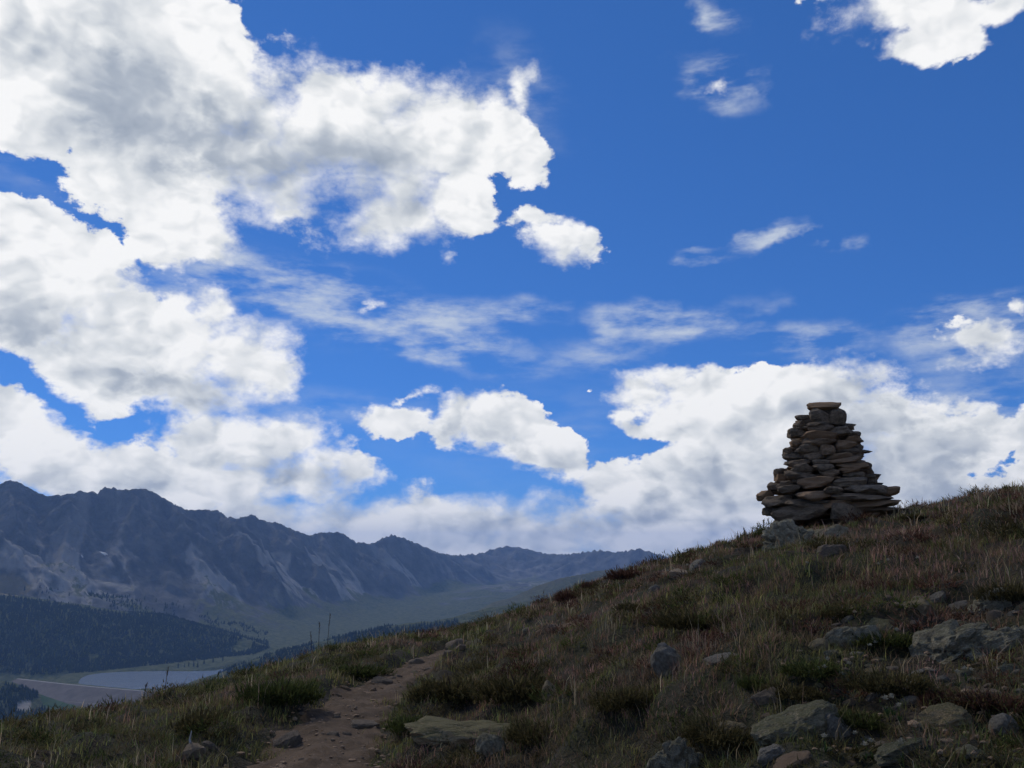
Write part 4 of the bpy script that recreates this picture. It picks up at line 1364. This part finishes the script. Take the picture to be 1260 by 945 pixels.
STALKS = [
 (383, 800, .30, 'shortest of three dark dry stalks standing against the valley', None), (392, 798, .36, 'middle one of three dark dry stalks standing against the valley', None), (403, 796, .44, 'tallest of three dark dry stalks standing against the valley', None),
 (203, 850, .24, 'thin dark stalk standing against the lake', None), (177, 856, .17, 'short bushy stalk standing against the dam', None),
] + [(p[0], p[1], .18, 'dry seed stalk at the downhill foot of the cairn', 'seed stalks by the cairn') for p in [(918, 668), (926, 664), (933, 660), (941, 657), (946, 655), (909, 672)]]
for i, (px, py, t_, lab, grp) in enumerate(STALKS):
    x, y, z = hit(px, py); root = empty('dry_stalk', (x, y, z))
    st_, hd_ = stalk_parts(60 + i, t_)
    obj('stem', st_, None, root); obj('seed_head', hd_, None, root)
    tag(root, lab, 'plant stalk', grp)
def stick():
    x, y, z = hit(233, 926)
    pts = [(0, 0, -.03), (.004, .0, .03), (-.006, .004, .07), (.002, .0, .11)]
    V, F = [], []
    for i, p in enumerate(pts):
        for s in range(6):
            t = 2 * math.pi * s / 6; rr = .011 * (1 - .22 * i) * (1 + .25 * math.sin(5 * t + i))
            V.append((p[0] + math.cos(t) * rr, p[1] + math.sin(t) * rr, p[2]))
    V.append((pts[-1][0], pts[-1][1], pts[-1][2] + .012))
    me = bpy.data.meshes.new('stick')
    fs = [list(map(int, q)) for q in grid_faces(4, 6, True)] + [[18 + s, 18 + (s + 1) % 6, 24] for s in range(6)]
    me.from_pydata(V, [], fs); me.update()
    m, g, b = material('bleached_wood', 0.8)
    n = g.noise(g.vm('MULTIPLY', g.n('ShaderNodeTexCoord').outputs['Object'], (60, 60, 8)), 3.0, 4, 0.6)
    m.node_tree.links.new(g.mix(n, (0.30, 0.27, 0.23), (0.52, 0.49, 0.43)), b.inputs['Base Color'])
    tag(obj('stick', me, m, None, (x, y, z)), 'short bleached stick standing beside the pale stone at the path', 'stick')
stick()

# ================================================================== woods in the valley
def conifer_mesh(seed, tiers=3, sides=6):
    r = np.random.default_rng(seed)
    V, F = [], []
    for t in range(tiers):
        z0 = 0.10 + 0.86 * t / tiers; z1 = min(1.0, z0 + 1.25 / tiers); rad = 0.22 * (1 - 0.80 * t / tiers)
        b = len(V)
        for s in range(sides):
            a = 2 * math.pi * (s + 0.5 * (t % 2)) / sides; q = rad * r.uniform(.65, 1.2)
            V.append((math.cos(a) * q, math.sin(a) * q, z0 - r.uniform(0, .05)))
        V.append((0, 0, z1))
        for s in range(sides): F.append((b + s, b + (s + 1) % sides, b + sides))
    return np.array(V), np.array(F)
def conifer_material():
    m, g, b = material('conifer_needles', 0.9)
    gm = g.n('ShaderNodeNewGeometry')
    n = g.noise(gm.outputs['Position'], 0.02, 3, 0.6)
    col = g.mix(g.ss(n, 0.35, 0.65), (0.014, 0.026, 0.013), (0.032, 0.048, 0.021))
    m.node_tree.links.new(col, b.inputs['Base Color'])
    return m
MAT_CON = conifer_material()
def build_woods():
    X, Y, Z, px, py, R = FAR
    W1 = [(-500, 700), (-100, 722), (0, 733), (60, 741), (150, 755), (200, 756), (262, 774), (332, 797), (312, 805), (220, 815), (110, 827), (40, 831), (0, 828), (-500, 850)]
    W2 = [(-500, 800), (0, 828), (22, 838), (44, 848), (46, 858), (38, 862), (20, 866), (20, 876), (36, 876), (60, 870), (90, 878), (130, 868), (130, 900), (-500, 960)]
    W3 = [(262, 832), (300, 815), (400, 787), (470, 769), (492, 773), (560, 764), (640, 800), (262, 900)]
    W4 = [(45, 722), (150, 733), (200, 735), (260, 752), (330, 778), (330, 797), (262, 774), (200, 756), (60, 741)]
    rs = np.random.default_rng(22)
    n = 120000
    r = np.sqrt(rs.uniform(1950 ** 2, 3700 ** 2, n)); t = rs.uniform(-0.72, 0.12, n)
    x, y = r * np.sin(t), r * np.cos(t)
    # height from the terrain mesh itself
    rr = R[:, 0]; thd = np.linspace(-0.72, 0.45, 560)
    def zat(x, y):
        r = np.hypot(x, y); t = np.arctan2(x, y)
        i = np.clip(np.searchsorted(rr, r) - 1, 0, len(rr) - 2); j = np.clip(np.searchsorted(thd, t) - 1, 0, 558)
        fi = (r - rr[i]) / (rr[i + 1] - rr[i]); fj = (t - thd[j]) / (thd[1] - thd[0])
        return (Z[i, j] * (1 - fi) + Z[i + 1, j] * fi) * (1 - fj) + (Z[i, j + 1] * (1 - fi) + Z[i + 1, j + 1] * fi) * fj
    z = zat(x, y); qx, qy = project(x, y, z)
    cl = fbm(x / 120, y / 120, 3, 601)
    p = np.zeros(n)
    p = np.where(in_poly(qx, qy, W1), 0.97 * (cl > -0.8), p)
    p = np.where(in_poly(qx, qy, W2) & (r < 2650), 0.85 * (cl > -0.25), p)
    p = np.where(in_poly(qx, qy, W3) & (r < 2700), 0.95 * (cl > -0.4), p)
    p = np.where(in_poly(qx, qy, W4), 0.22 * (cl > 0.0), p)
    p = np.where(in_poly(x, y, LAKE_POLY), 0, p)
    # keep the dam face and the clearing open
    dd = poly_d(x, y, [DAM_A, DAM_B])[0]
    p = np.where(((dd < 135) & (qx > 42)) | (dd < 22) | (in_poly(qx, qy, [(46, 846), (86, 844), (98, 868), (84, 884), (50, 870)])), 0, p)
    keep = rs.random(n) < p
    x, y, z, r = x[keep], y[keep], z[keep], r[keep]
    vs_ = [conifer_mesh(i) for i in range(6)]
    h = rs.uniform(6.5, 13.5, len(x)); w = rs.uniform(1.0, 1.6, len(x)); kind = rs.integers(0, 6, len(x)); a = rs.uniform(0, 6.28, len(x))
    AV, AF = [], []; off = 0
    for k in range(6):
        i = np.nonzero(kind == k)[0]; v, f = vs_[k]
        ca, sa = np.cos(a[i])[:, None], np.sin(a[i])[:, None]
        V = np.stack([(v[None, :, 0] * ca - v[None, :, 1] * sa) * (h * w)[i][:, None] + x[i][:, None], (v[None, :, 0] * sa + v[None, :, 1] * ca) * (h * w)[i][:, None] + y[i][:, None], v[None, :, 2] * h[i][:, None] + z[i][:, None] - 0.6], -1)
        AV.append(V.reshape(-1, 3)); AF.append((f[None] + (np.arange(len(i)) * len(v))[:, None, None] + off).reshape(-1, 3)); off += len(i) * len(v)
    me = mesh_np('conifer_forest', np.concatenate(AV), np.concatenate(AF), False)
    tag(obj('conifer_forest', me, MAT_CON), 'dark conifer forest covering the hill behind the lake', kind='stuff')
    print('forest trees', len(x))
    # single trees that can be told apart along the shores and clearings
    mt, g, b = material('conifer_bark', 0.95)
    nn = g.noise(g.n('ShaderNodeTexCoord').outputs['Object'], 2.0, 3, 0.6); mt.node_tree.links.new(g.mix(nn, (0.06, 0.045, 0.035), (0.11, 0.085, 0.065)), b.inputs['Base Color'])
    tv, tf = [], []
    for i, (zz, q) in enumerate(((-.06, .03), (.5, .02), (.98, .004))):
        for s in range(5): tv.append((math.cos(s * 1.2566) * q, math.sin(s * 1.2566) * q, zz))
    trunk = mesh_np('trunk', np.array(tv), grid_faces(3, 5, True)); trunk.materials.append(mt)
    crowns = []
    for k in range(4):
        v, f = conifer_mesh(50 + k, 6, 7); me = mesh_np('crown', v, f, False); me.materials.append(MAT_CON); crowns.append(me)
    GR = [('single dark conifer on the green shore beyond the lake', 'conifers on the far shore', [(219, 822), (227, 821), (232, 820), (238, 820), (243, 821), (251, 817), (262, 815), (274, 813)]),
          ('single conifer at the pale clearing by the end of the dam', 'conifers by the end of the dam', [(58, 830), (63, 829), (68, 829), (73, 830), (88, 828), (95, 828), (101, 827), (50, 828)]),
          ('single small conifer scattered on the green slope above the wood', 'conifers above the wood', [(98, 724), (112, 731), (131, 735), (150, 738), (163, 741), (178, 738), (192, 741), (212, 745), (226, 748), (240, 752), (255, 757), (268, 763), (283, 768), (300, 776), (318, 784), (30, 727), (85, 733)])]
    q = 0
    for lab, grp, pts in GR:
        for (ppx, ppy) in pts:
            d = ray(ppx, ppy); tt = np.linspace(1950, 5200, 3000) / math.hypot(d.x, d.y)
            zz = EYE + d.z * tt; zt = zat(d.x * tt, d.y * tt)
            below = zz < zt
            if not below.any(): continue
            i = int(np.argmax(below)); xx, yy = d.x * tt[i], d.y * tt[i]
            if zt[i] < LAKE_Z + .5: continue
            hh = float(rs.uniform(13, 20))
            root = empty('conifer_tree', (xx, yy, float(zt[i]) - 0.3), float(rs.uniform(0, 6.28))); root.scale = (hh * .9, hh * .9, hh)
            obj('crown', crowns[q % 4], None, root); obj('trunk', trunk, None, root); q += 1
            tag(root, lab, 'tree', grp)
    # two scraps of pale ground high on the wall, sunlight put into their colour
    for (ppx, ppy, ww, lab) in [(126, 681, 46, 'larger cream-white sunlit patch high on the mountainside'), (100, 684, 15, 'tiny white sunlit patch beside the larger one')]:
        d = ray(ppx, ppy); tt = np.linspace(3000, 5200, 3000) / math.hypot(d.x, d.y)
        zz = EYE + d.z * tt; zt = zat(d.x * tt, d.y * tt); below = zz < zt
        i = int(np.argmax(below)); cx, cyy = d.x * tt[i], d.y * tt[i]
        N = 12; U = np.linspace(-1, 1, N); gx, gy = np.meshgrid(U, U, indexing='ij')
        sq = np.hypot(gx, gy); m_ = np.maximum(np.abs(gx), np.abs(gy)); f = np.where(sq > 0, m_ / np.maximum(sq, 1e-6), 0)
        ux, uy = gx * f, gy * f; wob = 1 + 0.35 * fbm(ux * 1.7 + ppx, uy * 1.7, 2, 9)
        AX = cx + ux * ww * .55 * wob; AY = cyy + uy * ww * .10 * wob * (1 - 0.5 * ux ** 2)
        ZZ = zat(AX.ravel(), AY.ravel()).reshape(AX.shape) * 0.35 + 0.65 * float(zt[i]) + 0.65 * (AY - cyy) * 0.8 + 4.0 - 6.0 * (m_ > .97)
        me = mesh_np('sunlit_patch', np.stack([AX, AY, ZZ], -1).reshape(-1, 3), grid_faces(N, N)[:, ::-1])
        ms, g, b = material('sunlit_cream', 0.8)
        nn = g.noise(g.n('ShaderNodeTexCoord').outputs['Object'], 0.1, 4, 0.6); ms.node_tree.links.new(g.mix(nn, (0.78, 0.70, 0.58), (0.88, 0.82, 0.72)), b.inputs['Base Color'])
        tag(obj('sunlit_patch', me, ms), lab, 'snow patch')
build_woods()

# ================================================================== the air between here and the mountains
def build_haze():
    me = bpy.data.meshes.new('haze')
    bm = bmesh.new(); bmesh.ops.create_cube(bm, size=1.0)
    for v in bm.verts:
        v.co.x *= 30000; v.co.y *= 30000
        v.co.z = HAZE_LO if v.co.z < 0 else HAZE_HI
    bm.to_mesh(me); bm.free()
    m = bpy.data.materials.new('haze_air'); m.use_nodes = True
    t = m.node_tree; t.nodes.clear()
    v = t.nodes.new('ShaderNodeVolumePrincipled'); o = t.nodes.new('ShaderNodeOutputMaterial')
    v.inputs['Color'].default_value = (0.34, 0.57, 1.0, 1)
    v.inputs['Density'].default_value = HAZE_DENSITY
    v.inputs['Anisotropy'].default_value = 0.3
    t.links.new(v.outputs[0], o.inputs['Volume'])
    h = obj('haze', me, m)
    tag(h, 'thin blue haze in the air over the valley', kind='stuff')
HAZE_DENSITY = 6.8e-5
_zs = FAR[2]
HAZE_LO, HAZE_HI = float(min(_zs.min(), -60)) - 90.0, float(_zs.max()) + 40.0
build_haze()
